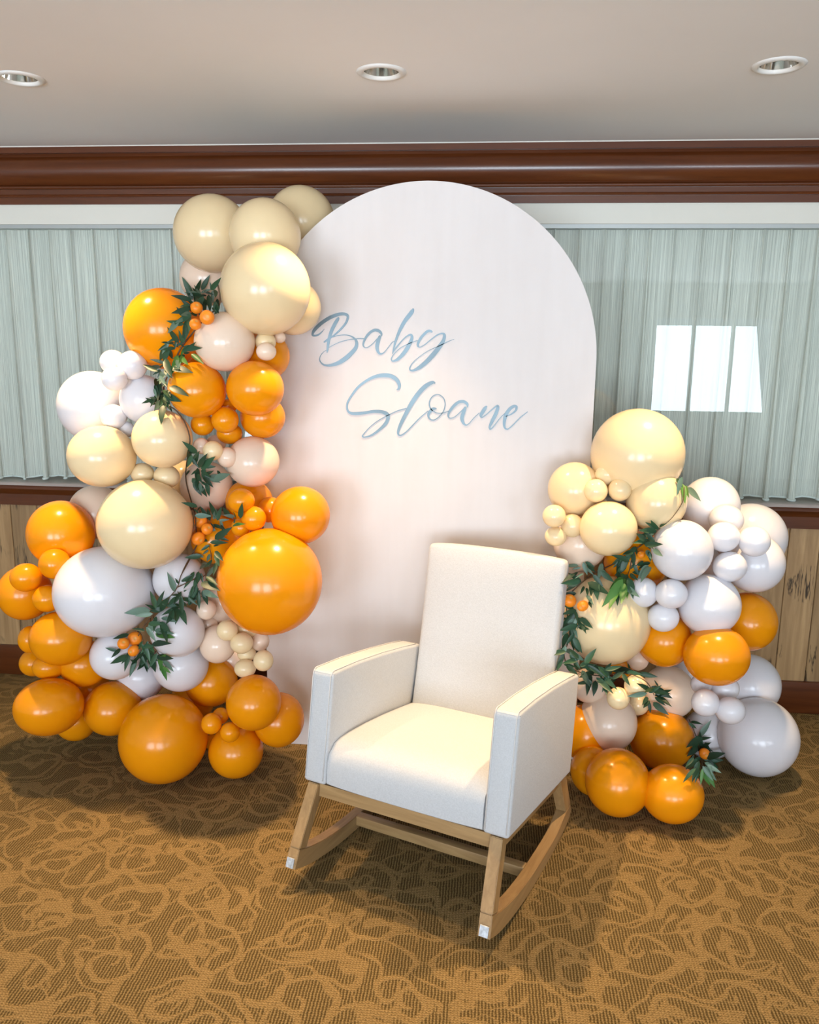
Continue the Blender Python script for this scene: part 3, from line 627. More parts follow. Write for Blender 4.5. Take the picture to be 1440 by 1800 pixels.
# ------------------------------------------------------------------ balloons
# (colour, x, y, rx, ry in the 1440x1800 frame, layer front->back, label, group)
LG, RG = 'balloons of the tall garland', 'balloons of the low garland'
o_, c_, b_, w_ = 'orange', 'cream', 'blush', 'white'
BL = [
 (c_,529,389,62,62,9,'cream balloon peeking out behind the curved top of the arched board',LG),
 (c_,373.5,411,67,66,2,'large cream balloon at the garland top, against the dark crown moulding and curtain',LG),
 (c_,466,414,62,62,1,'cream balloon resting on top of the biggest cream balloon near the word Baby',LG),
 (b_,364,489,47,47,3,'blush balloon behind the leafy upper tip of the green vine',LG),
 (c_,466.7,508,81,82,0,'biggest cream balloon of the upper garland, beside the word Baby',LG),
 (c_,514,540,49,47,3,'cream balloon half hidden behind the biggest upper cream one, touching the board',LG),
 (o_,288,578,68,69,2,'big orange balloon in front of the curtain beside the top clementines',LG),
 (b_,395,601,54,53,0,'round blush balloon under the top clementines',LG),
 (o_,467,625,41,41,4,'orange balloon mostly hidden behind two tiny stacked cream balloons',LG),
 (o_,338,612,30,30,4,'orange balloon hidden behind vine leaves beside the round blush balloon',LG),
 (o_,346.7,686,51.6,50,0,'orange balloon touching the vine, directly above the trio of small orange balloons',LG),
 (o_,448.7,683,51,49,0,'orange balloon near the board, below the two tiny stacked cream balloons',LG),
 (c_,466.7,601,18,17,1,'upper of two tiny cream balloons stacked under the biggest upper cream balloon',LG),
 (b_,468,618,18,16,0,'lower of two tiny cream balloons stacked under the biggest upper cream balloon',LG),
 (b_,491,593,11,10,3,'tiniest cream balloon squeezed behind the two stacked tiny ones',LG),
 (w_,163.8,714,60,61,3,'large bluish white balloon in front of the curtain with small white balloons on it',LG),
 (w_,198.5,636.5,22,21,1,'topmost small white balloon of the cluster by the curtain',LG),
 (w_,201,666,23,22,0,'small white balloon in front, in the cluster below the big orange balloon',LG),
 (w_,233,642,25,25,1,'small white balloon tucked under the big orange balloon',LG),
 (w_,253,702,41,42,2,'medium white balloon behind vine leaves, beside the small white cluster',LG),
 (w_,199.4,733,22,22,1,'small white balloon between the large bluish white and a cream balloon',LG),
 (w_,221,755,15,14,2,'tiny white balloon wedged above the touching pair of cream balloons',LG),
 (c_,179.5,802,61,56,0,'wide cream balloon in front of the curtain hem',LG),
 (c_,285.7,771.5,53.7,52,0,'cream balloon touching the vine, above the two small cream ones',LG),
 (c_,250.4,832,20,18,1,'small cream balloon between the wide cream balloon and the biggest lower cream one',LG),
 (c_,293,838,22,20,1,'small cream balloon beside the vine stem on top of the biggest lower cream balloon',LG),
 (c_,255.7,921.4,84.6,81,-1,'biggest cream balloon of the middle garland, left of the middle clementines'.replace('left of','beside'),LG),
 (b_,168.7,900,46,47,2,'blush balloon behind the biggest middle cream balloon, over a big orange one',LG),
 (o_,356,746,20,19,2,'small orange balloon of the trio, the one beside the vine stem',LG),
 (o_,395.7,738,23,23,1,'small orange balloon at the front of the trio',LG),
 (o_,403.5,762,22,18,2,'small orange balloon at the bottom of the trio, above the tiny blush ones',LG),
 (o_,462,733,38,36,3,'orange balloon near the board, beneath a larger orange one',LG),
 (o_,402,714,14,12,3,'tiny orange balloon tucked between two larger orange balloons',LG),
 (b_,354,784,14,14,1,'tiny blush balloon of four, the one touching the vine stem',LG),
 (b_,380,779,17,14,2,'tiny blush balloon of four, half hidden under a small orange one',LG),
 (c_,374.4,792,18,17.5,0,'tiny cream balloon in front of its group of four beside the vine',LG),
 (b_,399.7,804,18,18,0,'tiny blush balloon overlapping a larger blush balloon by the board',LG),
 (b_,444.4,811.5,45,43,1,'blush balloon against the board, above a group of small orange ones',LG),
 (b_,362.7,855,44,43,3,'blush balloon behind the leaf tuft of the vine',LG),
 (o_,438,882,40,38,2,'orange balloon behind the four small orange balloons',LG),
 (o_,424,880,24,22,0,'small orange balloon of the four above the largest orange one, the uppermost',LG),
 (o_,475,896,22,22,1,'small orange balloon of the four, the one nearest the board',LG),
 (o_,446,911.5,22,22,0,'small orange balloon of the four, the foremost one',LG),
 (o_,424,927,17,16,1,'small orange balloon of the four, the lowest, behind two leaves',LG),
 (o_,528,905.5,50,49,1,'orange balloon standing out against the board beside the four small ones',LG),
 (o_,474,1022,93,94.5,-1,'largest orange balloon of the tall garland, in front of the board',LG),
 (o_,382,948,44,42,4,'orange balloon almost hidden behind the middle clementines and leaves',LG),
 (b_,392,1056,40,40,3,'blush balloon behind the largest orange balloon and vine leaves',LG),
 (w_,315,1018,44,44,2,'pinkish white balloon behind the bare vine stem',LG),
 (w_,184,1040,89,83,0,'largest white balloon of the tall garland',LG),
 (w_,312,1110,46,44,1,'white balloon crossed by trailing leaves near the lower clementines',LG),
 (w_,203,1152,43,42,1,'white balloon behind the lowest clementines',LG),
 (w_,318,1168,47,46,2,'white balloon at the bottom, above the biggest bottom orange balloon',LG),
 (w_,249,1187,42,42,3,'pinkish white balloon wedged above the bottom orange balloons',LG),
 (o_,107.5,938,57,58,2,'big orange balloon in front of the plank wall',LG),
 (o_,96,991,28,28,0,'small orange balloon touching the largest white balloon, topmost of three',LG),
 (o_,46,1015,28.5,26.5,0,'small orange balloon farthest out from the garland beside the plank wall',LG),
 (o_,44,1042,46,48,1,'orange balloon behind the small outermost one, beside the plank wall',LG),
 (o_,83,1052,26,25,0,'small orange balloon touching the largest white balloon, lowest of three',LG),
 (o_,107,1122,55,50,0,'orange balloon under the largest white balloon',LG),
 (o_,52.5,1124,20,24,2,'small orange balloon peeking out in front of the dark baseboard, the upper one',LG),
 (o_,60,1165,25,24,3,'small orange balloon peeking out in front of the dark baseboard, the lower one',LG),
 (o_,86,1172,28,22,1,'small orange balloon on top of the wide bottom orange balloon',LG),
 (o_,148,1166,42,41,1,'orange balloon squeezed between white and orange balloons near the floor',LG),
 (o_,86,1242,62,53,0,'wide orange balloon near the floor at the outer end of the garland',LG),
 (o_,134,1266,36,36,2,'orange balloon on the carpet behind two larger orange ones',LG),
 (o_,198,1245,49,47,1,'orange balloon near the floor beside the biggest bottom one',LG),
 (o_,287.8,1298,79.5,80,0,'biggest orange balloon resting on the carpet',LG),
 (o_,371.4,1198,45,43,2,'orange balloon between white balloons and the four tiny orange ones',LG),
 (o_,446,1234.8,49.5,49.5,0,'orange balloon above the tiny orange ones near the foot of the board',LG),
 (o_,490,1265,43.5,46,2,'orange balloon leaning on the foot of the board',LG),
 (o_,414.6,1320,47,46,1,'orange balloon on the carpet beside the biggest bottom one',LG),
 (o_,372,1272,18.5,19,0,'tiny orange balloon of four, pressed against the biggest bottom orange balloon',LG),
 (o_,388,1258,14,14,2,'tiny orange balloon of four, half hidden at the top of the bunch',LG),
 (o_,404.5,1287,18,18,0,'foremost tiny orange balloon of four, on the carpet balloon beside the board foot',LG),
 (o_,373,1304,15,13,1,'lowest tiny orange balloon of four, wedged between two carpet balloons',LG),
 (b_,383,1132,31,33,2,'blush balloon beside the string of tiny cream balloons',LG),
 (c_,399.4,1108,18,18,1,'tiny cream balloon topmost of the string under the largest orange balloon',LG),
 (c_,425,1130.5,19.5,18,1,'tiny cream balloon second of the string under the largest orange balloon',LG),
 (c_,433.6,1149,16,14,2,'tiny cream balloon third of the string under the largest orange balloon',LG),
 (c_,431,1175,18.5,16,1,'tiny cream balloon lowest of the string, on an orange balloon',LG),
 (c_,463,1161,18,19,0,'tiny cream balloon at the side of the string, closest to the board',LG),
 (b_,457,1127,16,17,3,'tiny blush balloon shaded under the largest orange balloon',LG),
 (c_,435,1106,19,16,3,'tiny cream balloon half hidden under the largest orange balloon',LG),
 (b_,363,1072,17,17,2,'tiny blush balloon under the vine leaves beside a white balloon',LG),
 (b_,366,1096,17,16,2,'tiny blush balloon beside the white balloon crossed by leaves',LG),
 (w_,222,699,28,28,5,'white balloon deep between the large bluish white and the medium white one',LG),
 (c_,328,848,36,40,6,'cream balloon deep behind the vine stem and small cream balloon',LG),
 (b_,408,1158,30,30,5,'blush balloon in shadow behind the string of tiny cream balloons',LG),
 (o_,160,1212,34,34,5,'orange balloon deep in shadow above the floor balloons',LG),
 (o_,338,1232,40,36,6,'orange balloon in shadow behind the biggest carpet balloon',LG),
 (o_,215,1000,40,40,8,'orange balloon deep behind the largest white balloon',LG),
 # low garland
 (c_,1120,799,79,78,3,'biggest cream balloon on top of the low garland, against the curtain',RG),
 (c_,1010.5,860,45,46,2,'cream balloon touching the board beside a trio of small ones',RG),
 (c_,1067,834,20,18,1,'small cream balloon, uppermost of the trio below the biggest top balloon',RG),
 (c_,1047.8,862.7,21,21,0,'small cream balloon, the one of the trio touching the board-side balloon',RG),
 (c_,1089.7,861,20.5,20.5,0,'small cream balloon, the one of the trio touching the vine-side balloon',RG),
 (c_,1153.5,881.6,51,51,1,'cream balloon beside the white balloons, under the biggest top one',RG),
 (c_,1069.5,929,51,49,0,'cream balloon in front, between the vine and small cream trio',RG),
 (c_,974.3,907,20.5,20,0,'small cream balloon in front of the board, topmost of its trio',RG),
 (c_,1006.5,924,19,20,1,'small cream balloon tucked beside the front cream balloon',RG),
 (c_,977,942.6,18.5,16.5,1,'small cream balloon just above the chair backrest, lowest of its trio',RG),
 (b_,1020,955,45,46,3,'blush balloon rising behind the corner of the chair backrest',RG),
 (o_,1118,985,54,54,4,'orange balloon behind the vine between cream and white balloons',RG),
 (c_,1066,1090,74,76,2,'big cream balloon behind clementines and vine beside the chair',RG),
 (w_,1248.7,890,50,51,3,'white balloon on top beside the cream ones, in front of the curtain hem',RG),
 (w_,1320,945,60,60,4,'large white balloon in front of the dark window rail',RG),
 (w_,1326,990,51,51,3,'white balloon against the plank wall behind four small ones',RG),
 (w_,1198.7,967,54.5,55,0,'white balloon in front, touching the vine and cream balloon',RG),
 (w_,1277,914,29,26,2,'small white balloon of the four, the topmost',RG),
 (w_,1272,944,27.5,26,1,'small white balloon of the four, the second down',RG),
 (w_,1326,951.7,27,27,1,'small white balloon of the four, closest to the plank wall',RG),
 (w_,1283,996,29,26.5,1,'small white balloon of the four, the lowest',RG),
 (w_,1246.7,1062.5,53,53,1,'white balloon above the foremost orange balloon',RG),
 (w_,1131,1041,25,26,1,'small white balloon overlapping the big cream balloon, touching leaves',RG),
 (w_,1180,1044,29,27,0,'small white balloon in the middle of its trio',RG),
 (w_,1166,1085,28,26.5,0,'small white balloon lowest of its trio, on an orange balloon',RG),
 (o_,1314,1092.5,50,51,3,'orange balloon against the plank wall under white balloons',RG),
 (o_,1259.5,1152.5,56,52,1,'foremost orange balloon in the middle of the low garland',RG),
 (o_,1167.5,1124,47,47,2,'orange balloon behind the lowest small white balloon, beside the big cream one',RG),
 (b_,1121,1160,19,18,3,'tiny blush balloon below the big cream balloon',RG),
 (b_,1175,1217,46,46,3,'blush balloon behind the small cream trio and vine tip',RG),
 (w_,1207,1182,26,26,4,'pinkish white balloon wedged behind two orange balloons',RG),
 (w_,1233,1203,18,18,3,'tiny white balloon under the foremost orange balloon, half hidden',RG),
 (w_,1240,1235,24,24,1,'small white balloon of the lower trio, closest to the blush balloon',RG),
 (w_,1274,1210,25,23,2,'small white balloon of the lower trio, just under the foremost orange balloon',RG),
 (w_,1284,1249,26,24,1,'small white balloon of the lower trio, the lowest',RG),
 (w_,1317,1203,53,53,3,'white balloon above the biggest floor one, before the plank wall',RG),
 (w_,1332.5,1295,69,69,2,'biggest white balloon, resting on the carpet',RG),
 (w_,1246.5,1290,44,44,3,'white balloon behind the lower sprig of leaves',RG),
 (b_,1068.4,1268,50,51,1,'blush balloon beside the chair armrest',RG),
 (c_,1087,1227.5,20.5,20.5,0,'small cream balloon of the low trio, nearest the armrest',RG),
 (c_,1118,1206,21,20.5,0,'small cream balloon of the low trio, topmost among the leaves',RG),
 (c_,1121,1238,19,19,1,'small cream balloon of the low trio, partly behind the other two',RG),
 (o_,1163.4,1299,58,55,0,'orange balloon above two orange balloons on the carpet',RG),
 (o_,1086,1375,59,61,0,'orange balloon on the carpet beside the chair rocker',RG),
 (o_,1182,1395,54,51,1,'orange balloon on the carpet below the lower leaf sprig',RG),
 (o_,1042,1355,38,42,2,'orange balloon on the carpet tucked behind the chair',RG),
 (o_,1030,1288,46,48,4,'orange balloon in shadow behind the chair armrest',RG),
 (b_,1036,1205,30,30,4,'small blush balloon behind dark vine leaves near the armrest',RG),
 (w_,1262,1000,40,40,6,'white balloon deep behind the four small white ones',RG),
 (c_,1040,900,34,34,5,'cream balloon deep behind the small cream balloons',RG),
 (o_,1092,1168,24,24,5,'small orange balloon in shadow below the big cream balloon',RG),
]
SP, CP = math.sin(PITCH), math.cos(PITCH)
placed = []
order = sorted(range(len(BL)), key=lambda i: (BL[i][5], -BL[i][3]))
for i, q_ in enumerate(BL):                                       # partly hidden ones are fuller than what shows
    if q_[5] in (1, 2, 3, 4): BL[i] = q_[:3] + (q_[3]*1.05, q_[4]*1.05) + q_[5:]
res = {}
for i in order:
    c, px, py, rx, ry, lay, lb, gp = BL[i]
    d = ray(px, py); rp = (rx+ry)/2/FPX
    tall = gp == LG
    if tall: yb = 2.70 - .02*lay*0 + .10*max(0, (640-py)/300) - .02*max(0, (py-900)/300)
    else: yb = 2.62 + .16*max(0, (1250-py)/400) - .06*max(0, (py-1250)/100)
    if lay == 9: s = (PANEL_Y + ATH + .03 - CAM.y)/(d.y - rp); res[i] = s; continue
    yb += .035*lay
    s = (yb - CAM.y)/d.y
    for j in placed:
        if BL[j][7] != gp: continue
        c2, x2, y2, rx2, ry2, l2 = BL[j][:6]
        rp2 = (rx2+ry2)/2/FPX; lat = math.hypot(px-x2, py-y2)/FPX
        if lat >= rp+rp2: continue
        sj = res[j]
        if l2 < lay or (l2 == lay and lat < .8*(rp+rp2)):
            k = .90 if lay-l2 < 3 else .82
            need = sj + math.sqrt(max(0, (k*(rp+rp2)*sj)**2 - (lat*sj)**2))
            s = max(s, need)
    smax = 1e9
    dz = -d.z
    if dz + rp > 0: smax = min(smax, (CAM.z-.001)/(dz+rp))               # rests on the carpet at most
    xw = CAM.x + d.x*min(s, smax)
    rw = rp*s
    ylim = WALL-.05
    if AX-AW-.02 < xw+rw*.85 and xw-rw*.85 < AX+AW+.02: ylim = PANEL_Y-.006
    smax = min(smax, (ylim-CAM.y)/(d.y+rp))
    s = min(s, smax)
    if py + ry > 1345 or lb in ('biggest white balloon, resting on the carpet',): s = (CAM.z-.001)/(dz+rp)   # floor contact
    res[i] = s; placed.append(i)
# unit balloon: slightly pear shaped, tail towards -z
bm = bmesh.new(); prof = []
for k in range(25):
    a = math.pi*k/24; z = math.cos(a); r = math.sin(a)
    if z < 0: z *= 1 + .16*(-z)**3; r *= 1 - .05*(-z)
    prof.append((r if 0 < k < 24 else 0, z))
lathe(bm, prof, 48); bmesh.ops.recalc_face_normals(bm, faces=bm.faces[:])
for f in bm.faces: f.smooth = True
base_me = bpy.data.meshes.new('balloon_skin'); bm.to_mesh(base_me); bm.free()
bm = bmesh.new(); lathe(bm, [(0, -1.12), (.045, -1.13), (.032, -1.19), (.05, -1.22), (.10, -1.27), (.115, -1.29), (.09, -1.285), (.02, -1.22), (0, -1.21)], 12)
for f in bm.faces: f.smooth = True
knot_me = bpy.data.meshes.new('balloon_knot'); bm.to_mesh(knot_me); bm.free()
SKIN = {}; KNOT = {}
for cn, m in LATEX.items():
    SKIN[cn] = base_me.copy(); SKIN[cn].materials.append(m); KNOT[cn] = knot_me.copy(); KNOT[cn].materials.append(m)
SPHERES = []
rnd = random.Random(11)
core = {LG: [], RG: []}
for i, s in res.items(): core[BL[i][7]].append(at_s(BL[i][1], BL[i][2], s))
for i in range(len(BL)):
    c, px, py, rx, ry, lay, lb, gp = BL[i]; s = res[i]; p = at_s(px, py, s)
    # perspective makes off-axis spheres look stretched; shrink to the measured silhouette
    d = ray(px, py); k = 1/(1 + .25*((px-720)**2+(py-900)**2)/FPX**2)
    r = (rx+ry)/2*s/FPX*k
    nb = [q for q in core[gp] if (q-p).length < .35]
    cen = sum(nb, Vector())/len(nb)
    tail = ((p-CAM).normalized()*1.0 + (cen-p)*1.6 + Vector((rnd.uniform(-.25, .25), 0, rnd.uniform(-.25, .25)))).normalized()
    z = -tail; xr = (_r - z*_r.dot(z)).normalized(); yr = z.cross(xr)
    o = bpy.data.objects.new('balloon', SKIN[c]); link(o)
    sc = (rx/((rx+ry)/2), ry/((rx+ry)/2))
    o.matrix_world = Matrix.Translation(p) @ Matrix((xr, yr, z)).transposed().to_4x4() @ Matrix.Diagonal((r*sc[0], r*sc[1], r, 1))
    tag(o, lb, 'balloon', gp)
    kn = bpy.data.objects.new('knot', KNOT[c]); link(kn, o)
    SPHERES.append((p, r))

# ------------------------------------------------------------------ greenery
def front_depth(px, py, pad=.012, default=2.75):
    """axial distance of the first balloon (or the chair-free default) along this line of sight"""
    d = ray(px, py); L = d.length; dn = d/L; best = 1e9
    for p, r in SPHERES:
        oc = p-CAM; t = oc.dot(dn); m2 = oc.length_squared - t*t; rr = r+pad
        if m2 < rr*rr: best = min(best, (t-math.sqrt(rr*rr-m2))/L)
    return best
def smooth_depths(path, pad, iters=2):
    ds = [front_depth(x, y, pad) for x, y in path]
    good = [v for v in ds if v < 1e8]; fb = sum(good)/len(good) if good else 2.75
    ds = [v if v < 1e8 else None for v in ds]
    for i, v in enumerate(ds):
        if v is None:
            a = next((ds[j] for j in range(i, -1, -1) if ds[j] is not None), None); b = next((ds[j] for j in range(i, len(ds)) if ds[j] is not None), None)
            ds[i] = fb if a is None and b is None else a if b is None else b if a is None else (a+b)/2
    for _ in range(iters): ds = [min(ds[i], (ds[max(i-1, 0)]+2*ds[i]+ds[min(i+1, len(ds)-1)])/4+.006) for i in range(len(ds))]
    return ds
# lance-shaped leaf of unit length along +x, gently folded and drooping
def leaf_mesh(name, wd, bend, fold, mat):
    bm = bmesh.new(); N = 6; mid, lf, rt = [], [], []
    for k in range(N+1):
        t = k/N; hw = wd*math.sin(math.pi*min(1, t**.75*1.0))**.9*(1 if t < .99 else 0); z = -bend*t*t
        mid.append(bm.verts.new((t, 0, z)))
        if 0 < k < N: lf.append(bm.verts.new((t-.03, hw, z+fold*hw))); rt.append(bm.verts.new((t-.03, -hw, z+fold*hw)))
        else: lf.append(mid[-1]); rt.append(mid[-1])
    for k in range(N):
        for sd in (lf, rt):
            q4 = [mid[k], mid[k+1]] + ([sd[k+1]] if sd[k+1] is not mid[k+1] else []) + ([sd[k]] if sd[k] is not mid[k] else [])
            f = bm.faces.new(q4 if sd is lf else q4[::-1]); f.smooth = True
    me = bpy.data.meshes.new(name); bm.to_mesh(me); bm.free(); me.materials.append(mat); return me
LEAVES = {}
for kd, m in (('d', M_leaf), ('g', M_leafgrey), ('b', M_leafbright)):
    LEAVES[kd] = [leaf_mesh('leaf', .15, .12, .35, m), leaf_mesh('leaf', .17, .22, .25, m), leaf_mesh('leaf', .13, .05, .5, m), leaf_mesh('leaf', .15, -.12, .4, m)]
lr = random.Random(5)
def add_leaf(root, x0, y0, x1, y1, kd='d', lift=None):
    s0 = front_depth(x0, y0, .008); s1 = front_depth(x1, y1, .012)
    ref = root['_s'] if '_s' in root else 2.75
    if s0 > 1e8: s0 = min(ref, s1)
    if s1 > 1e8 or s1 > s0+.03: s1 = s0 + lr.uniform(-.015, .02)
    s0 = min(s0, s1+.03); a = at_s(x0, y0, s0-.004); b = at_s(x1, y1, s1-lr.uniform(.002, .016))
    ax = (b-a); L = ax.length; ax.normalize()
    tocam = (CAM-a).normalized(); nrm = (tocam + Vector((lr.uniform(-.45, .45), lr.uniform(-.3, .3), lr.uniform(-.2, .5)))).normalized()
    nrm = (nrm - ax*nrm.dot(ax)).normalized(); side = nrm.cross(ax)
    o = bpy.data.objects.new('leaf', lr.choice(LEAVES[kd])); link(o, root)
    wv = lr.uniform(.85, 1.15)
    o.matrix_basis = Matrix.Translation(a-Vector(root.location)) @ Matrix((ax, side, nrm)).transposed().to_4x4() @ Matrix.Diagonal((L*1.22, L*wv*1.15, L, 1))
def add_stem(root, pts, rad, name='stem', pad=.01):
    path = [(x, y) for x, y in catmull(pts, 4)]; ds = smooth_depths(path, pad)
    P = [at_s(x, y, s) - Vector(root.location) for (x, y), s in zip(path, ds)]
    bm = bmesh.new(); n = len(P); tube(bm, P, [rad*(1-.5*k/n) for k in range(n)], 6); return mesh_obj(name, bm, M_stem, root, True)
bm = bmesh.new(); pr = []
for k in range(13):
    a = math.pi*k/12; r, z = math.sin(a), .88*math.cos(a)
    if k < 2: z -= .07*(2-k)
    if k > 10: z += .05*(k-10)
    pr.append((r if 0 < k < 12 else 0, z))
lathe(bm, pr, 20); bmesh.ops.recalc_face_normals(bm, faces=bm.faces[:])
for f in bm.faces: f.smooth = True
cit_me = bpy.data.meshes.new('clementine'); bm.to_mesh(cit_me); bm.free(); cit_me.materials.append(M_citrus)
bm = bmesh.new(); lathe(bm, [(0, .765), (.12, .775), (.2, .79), (.24, .80)], 12)
nav_me = bpy.data.meshes.new('navel'); bm.to_mesh(nav_me); bm.free(); nav_me.materials.append(M_navel)
def add_citrus(root, px, py, rp, face=0.0, sq=1.0):
    s = front_depth(px, py, rp*2.7/FPX*.9)
    if s > 1e8: s = 2.7
    s -= .022
    p = at_s(px, py, s); r = rp*s/FPX
    d = (CAM-p).normalized(); ax = (d + Vector((lr.uniform(-.5, .5), 0, lr.uniform(-.5, .8)))*(1-face)*1.6).normalized()
    xr = ax.orthogonal().normalized(); yr = ax.cross(xr)
    o = bpy.data.objects.new('clementine', cit_me); link(o, root); o['label'] = 'small orange artificial clementine'
    o.matrix_basis = Matrix.Translation(p-Vector(root.location)) @ Matrix((xr, yr, ax)).transposed().to_4x4() @ Matrix.Diagonal((r, r*sq, r, 1))
    nv = bpy.data.objects.new('navel', nav_me); link(nv, o)
    SPH = (p, r)
    return SPH
def vine(name, base, label, cat='greenery'):
    r = empty(name, base); tag(r, label, cat, 'leafy clementine vines'); bpy.context.view_layer.update(); return r
def tuft(root, cx, cy, n, l0, l1, a0, a1, spread=10, kinds='dddg'):
    for _ in range(n):
        a = math.radians(lr.uniform(a0, a1)); L = lr.uniform(l0, l1)
        x, y = cx + lr.gauss(0, spread), cy + lr.gauss(0, spread)
        add_leaf(root, x, y, x+L*math.cos(a), y+L*math.sin(a), lr.choice(kinds))
def leaves(root, z, L, kd='d'):
    for q in L:
        if lr.random() < .5:
            bx, by = z[0]+q[0]/z[2]+lr.gauss(0, 5), z[1]+q[1]/z[2]+lr.gauss(0, 5); a = math.atan2(q[3]-q[1], q[2]-q[0]) + lr.choice((-1, 1))*lr.uniform(.4, 1.1)
            ll = lr.uniform(16, 30); add_leaf(root, bx, by, bx+ll*math.cos(a), by+ll*math.sin(a), lr.choice('dddg'))
        k2 = q[4] if len(q) > 4 else kd
        add_leaf(root, z[0]+q[0]/z[2], z[1]+q[1]/z[2], z[0]+q[2]/z[2], z[1]+q[3]/z[2], k2)
fruit = []
# --- tall vine
va = vine('leafy_vine', at_s(330, 1000, 2.6), 'long leafy vine with clementines winding down the tall garland')
for q in ((345.5, 541, 11, .2, 1), (364, 558, 13, .9, 1), (343.5, 570, 10.5, .1, 1), (352.5, 916, 12, .2, 1), (364, 930, 10.5, .1, 1), (348.7, 946.5, 12.5, .2, .9), (237, 1122.5, 12.5, 1, 1), (217, 1131, 10.5, .2, 1), (235, 1144, 11, .3, .85)):
    fruit.append(add_citrus(va, *q))
add_stem(va, [(383, 500), (386, 535), (360, 560), (335, 590), (318, 612), (300, 650), (288, 680), (292, 708), (310, 722), (326, 745), (334, 775), (328, 815), (327, 845), (336, 880), (343, 905), (345, 935), (347, 955), (330, 990), (318, 1012), (312, 1032), (296, 1052), (278, 1070), (262, 1088), (250, 1105), (243, 1118)], .003)
add_stem(va, [(345, 960), (322, 1002), (313, 1030)], .002)
add_stem(va, [(313, 1032), (342, 1018), (362, 1010), (372, 985), (368, 960)], .0022)
add_stem(va, [(312, 1040), (330, 1058), (345, 1055), (362, 1042)], .0018)
add_stem(va, [(262, 1128), (278, 1148), (290, 1165), (292, 1185)], .0016)
Z5 = (300, 490, 12.0)
leaves(va, Z5, [(480,370,265,40),(520,300,620,30),(640,360,520,170,'g'),(640,300,820,230,'g'),(450,450,95,365),(430,460,270,370),(580,330,480,200),(760,360,620,340),(870,220,835,95,'g'),(885,240,890,480,'g'),(560,520,470,360),(620,400,590,560),(720,430,730,660),(850,500,820,660),(900,600,940,730),(980,420,1000,600),(940,230,960,330),(560,760,420,740),(420,620,95,710),(450,760,110,930),(420,560,250,560),(300,830,140,910,'g'),(420,800,280,1240),(280,960,0,910),(390,1000,260,1180),(650,430,700,640),(800,330,830,640),(930,640,980,740),(250,1360,185,1130),(130,1230,-30,1330),(110,1300,90,1470),(700,260,880,330),(560,400,500,500)])
Z6 = (260, 600, 11.25)
leaves(va, Z6, [(380,60,225,170),(370,90,250,360),(420,150,470,340),(400,30,280,20),(520,30,400,40),(480,60,600,110),(560,90,690,20),(640,40,720,110),(720,120,660,280,'b'),(740,140,830,180),(700,230,820,230),(680,330,760,430,'b'),(700,290,640,420,'b'),(600,300,480,600,'b'),(620,280,500,340,'b'),(590,360,600,510,'g'),(860,250,1060,410,'b'),(330,420,470,520),(300,460,240,520),(260,580,200,700,'g'),(260,560,120,640),(270,590,280,740,'g'),(350,520,450,590,'g'),(380,620,410,720,'g'),(330,560,440,680),(250,500,0,520,'g'),(280,700,240,840,'g'),(360,770,300,870,'g'),(340,820,390,900),(180,740,130,880),(140,850,200,1030),(230,920,300,990,'g'),(120,930,170,1090,'g'),(310,960,430,1080),(340,990,380,1130),(280,1000,330,1130),(160,1140,60,1110,'g'),(200,1180,70,1130,'g'),(150,1250,0,1140),(230,1180,160,1330,'g'),(260,1220,340,1320,'g'),(380,1150,400,1300),(330,1200,360,1310),(400,1200,440,1260),(200,1050,330,1080),(250,1100,100,1130),(390,960,440,1090),(310,1100,390,1200)])
Z4 = (280, 760, 4.5)
leaves(va, Z4, [(300,160,240,170),(270,210,310,160,'d'),(270,250,300,180),(310,280,360,190),(330,290,435,208),(330,300,400,350),(300,300,260,330),(300,330,340,390),(350,340,440,380),(380,350,490,345,'g'),(460,300,490,360),(390,370,470,390,'g'),(330,390,380,420),(320,400,330,470,'g'),(290,380,300,450),(350,440,330,475,'g'),(260,180,225,265),(240,300,215,330),(350,340,420,310),(300,620,330,600),(310,640,280,610),(400,700,385,615),(430,690,455,610,'g'),(460,700,480,605),(470,700,540,690,'g'),(480,730,530,800),(420,730,500,760),(440,760,410,720),(440,820,535,850),(400,870,520,870),(400,890,340,930),(430,900,470,890),(390,930,350,960),(440,940,490,1000),(450,950,460,1030),(400,960,380,1020,'g'),(420,1010,370,1060),(440,1060,380,1140,'g'),(460,1020,430,1110),(360,1040,320,1080,'g'),(350,990,300,960,'g'),(370,1140,445,1190),(330,1190,445,1225),(310,1100,300,1190),(330,1110,345,1190),(300,1200,230,1340),(270,1210,250,1290),(310,1230,280,1300),(310,1260,315,1380),(350,1250,380,1350),(340,1250,370,1340),(610,690,580,640,'b'),(640,680,660,570),(580,740,650,715,'b'),(590,720,600,690)])
Z7 = (190, 1000, 6.857)
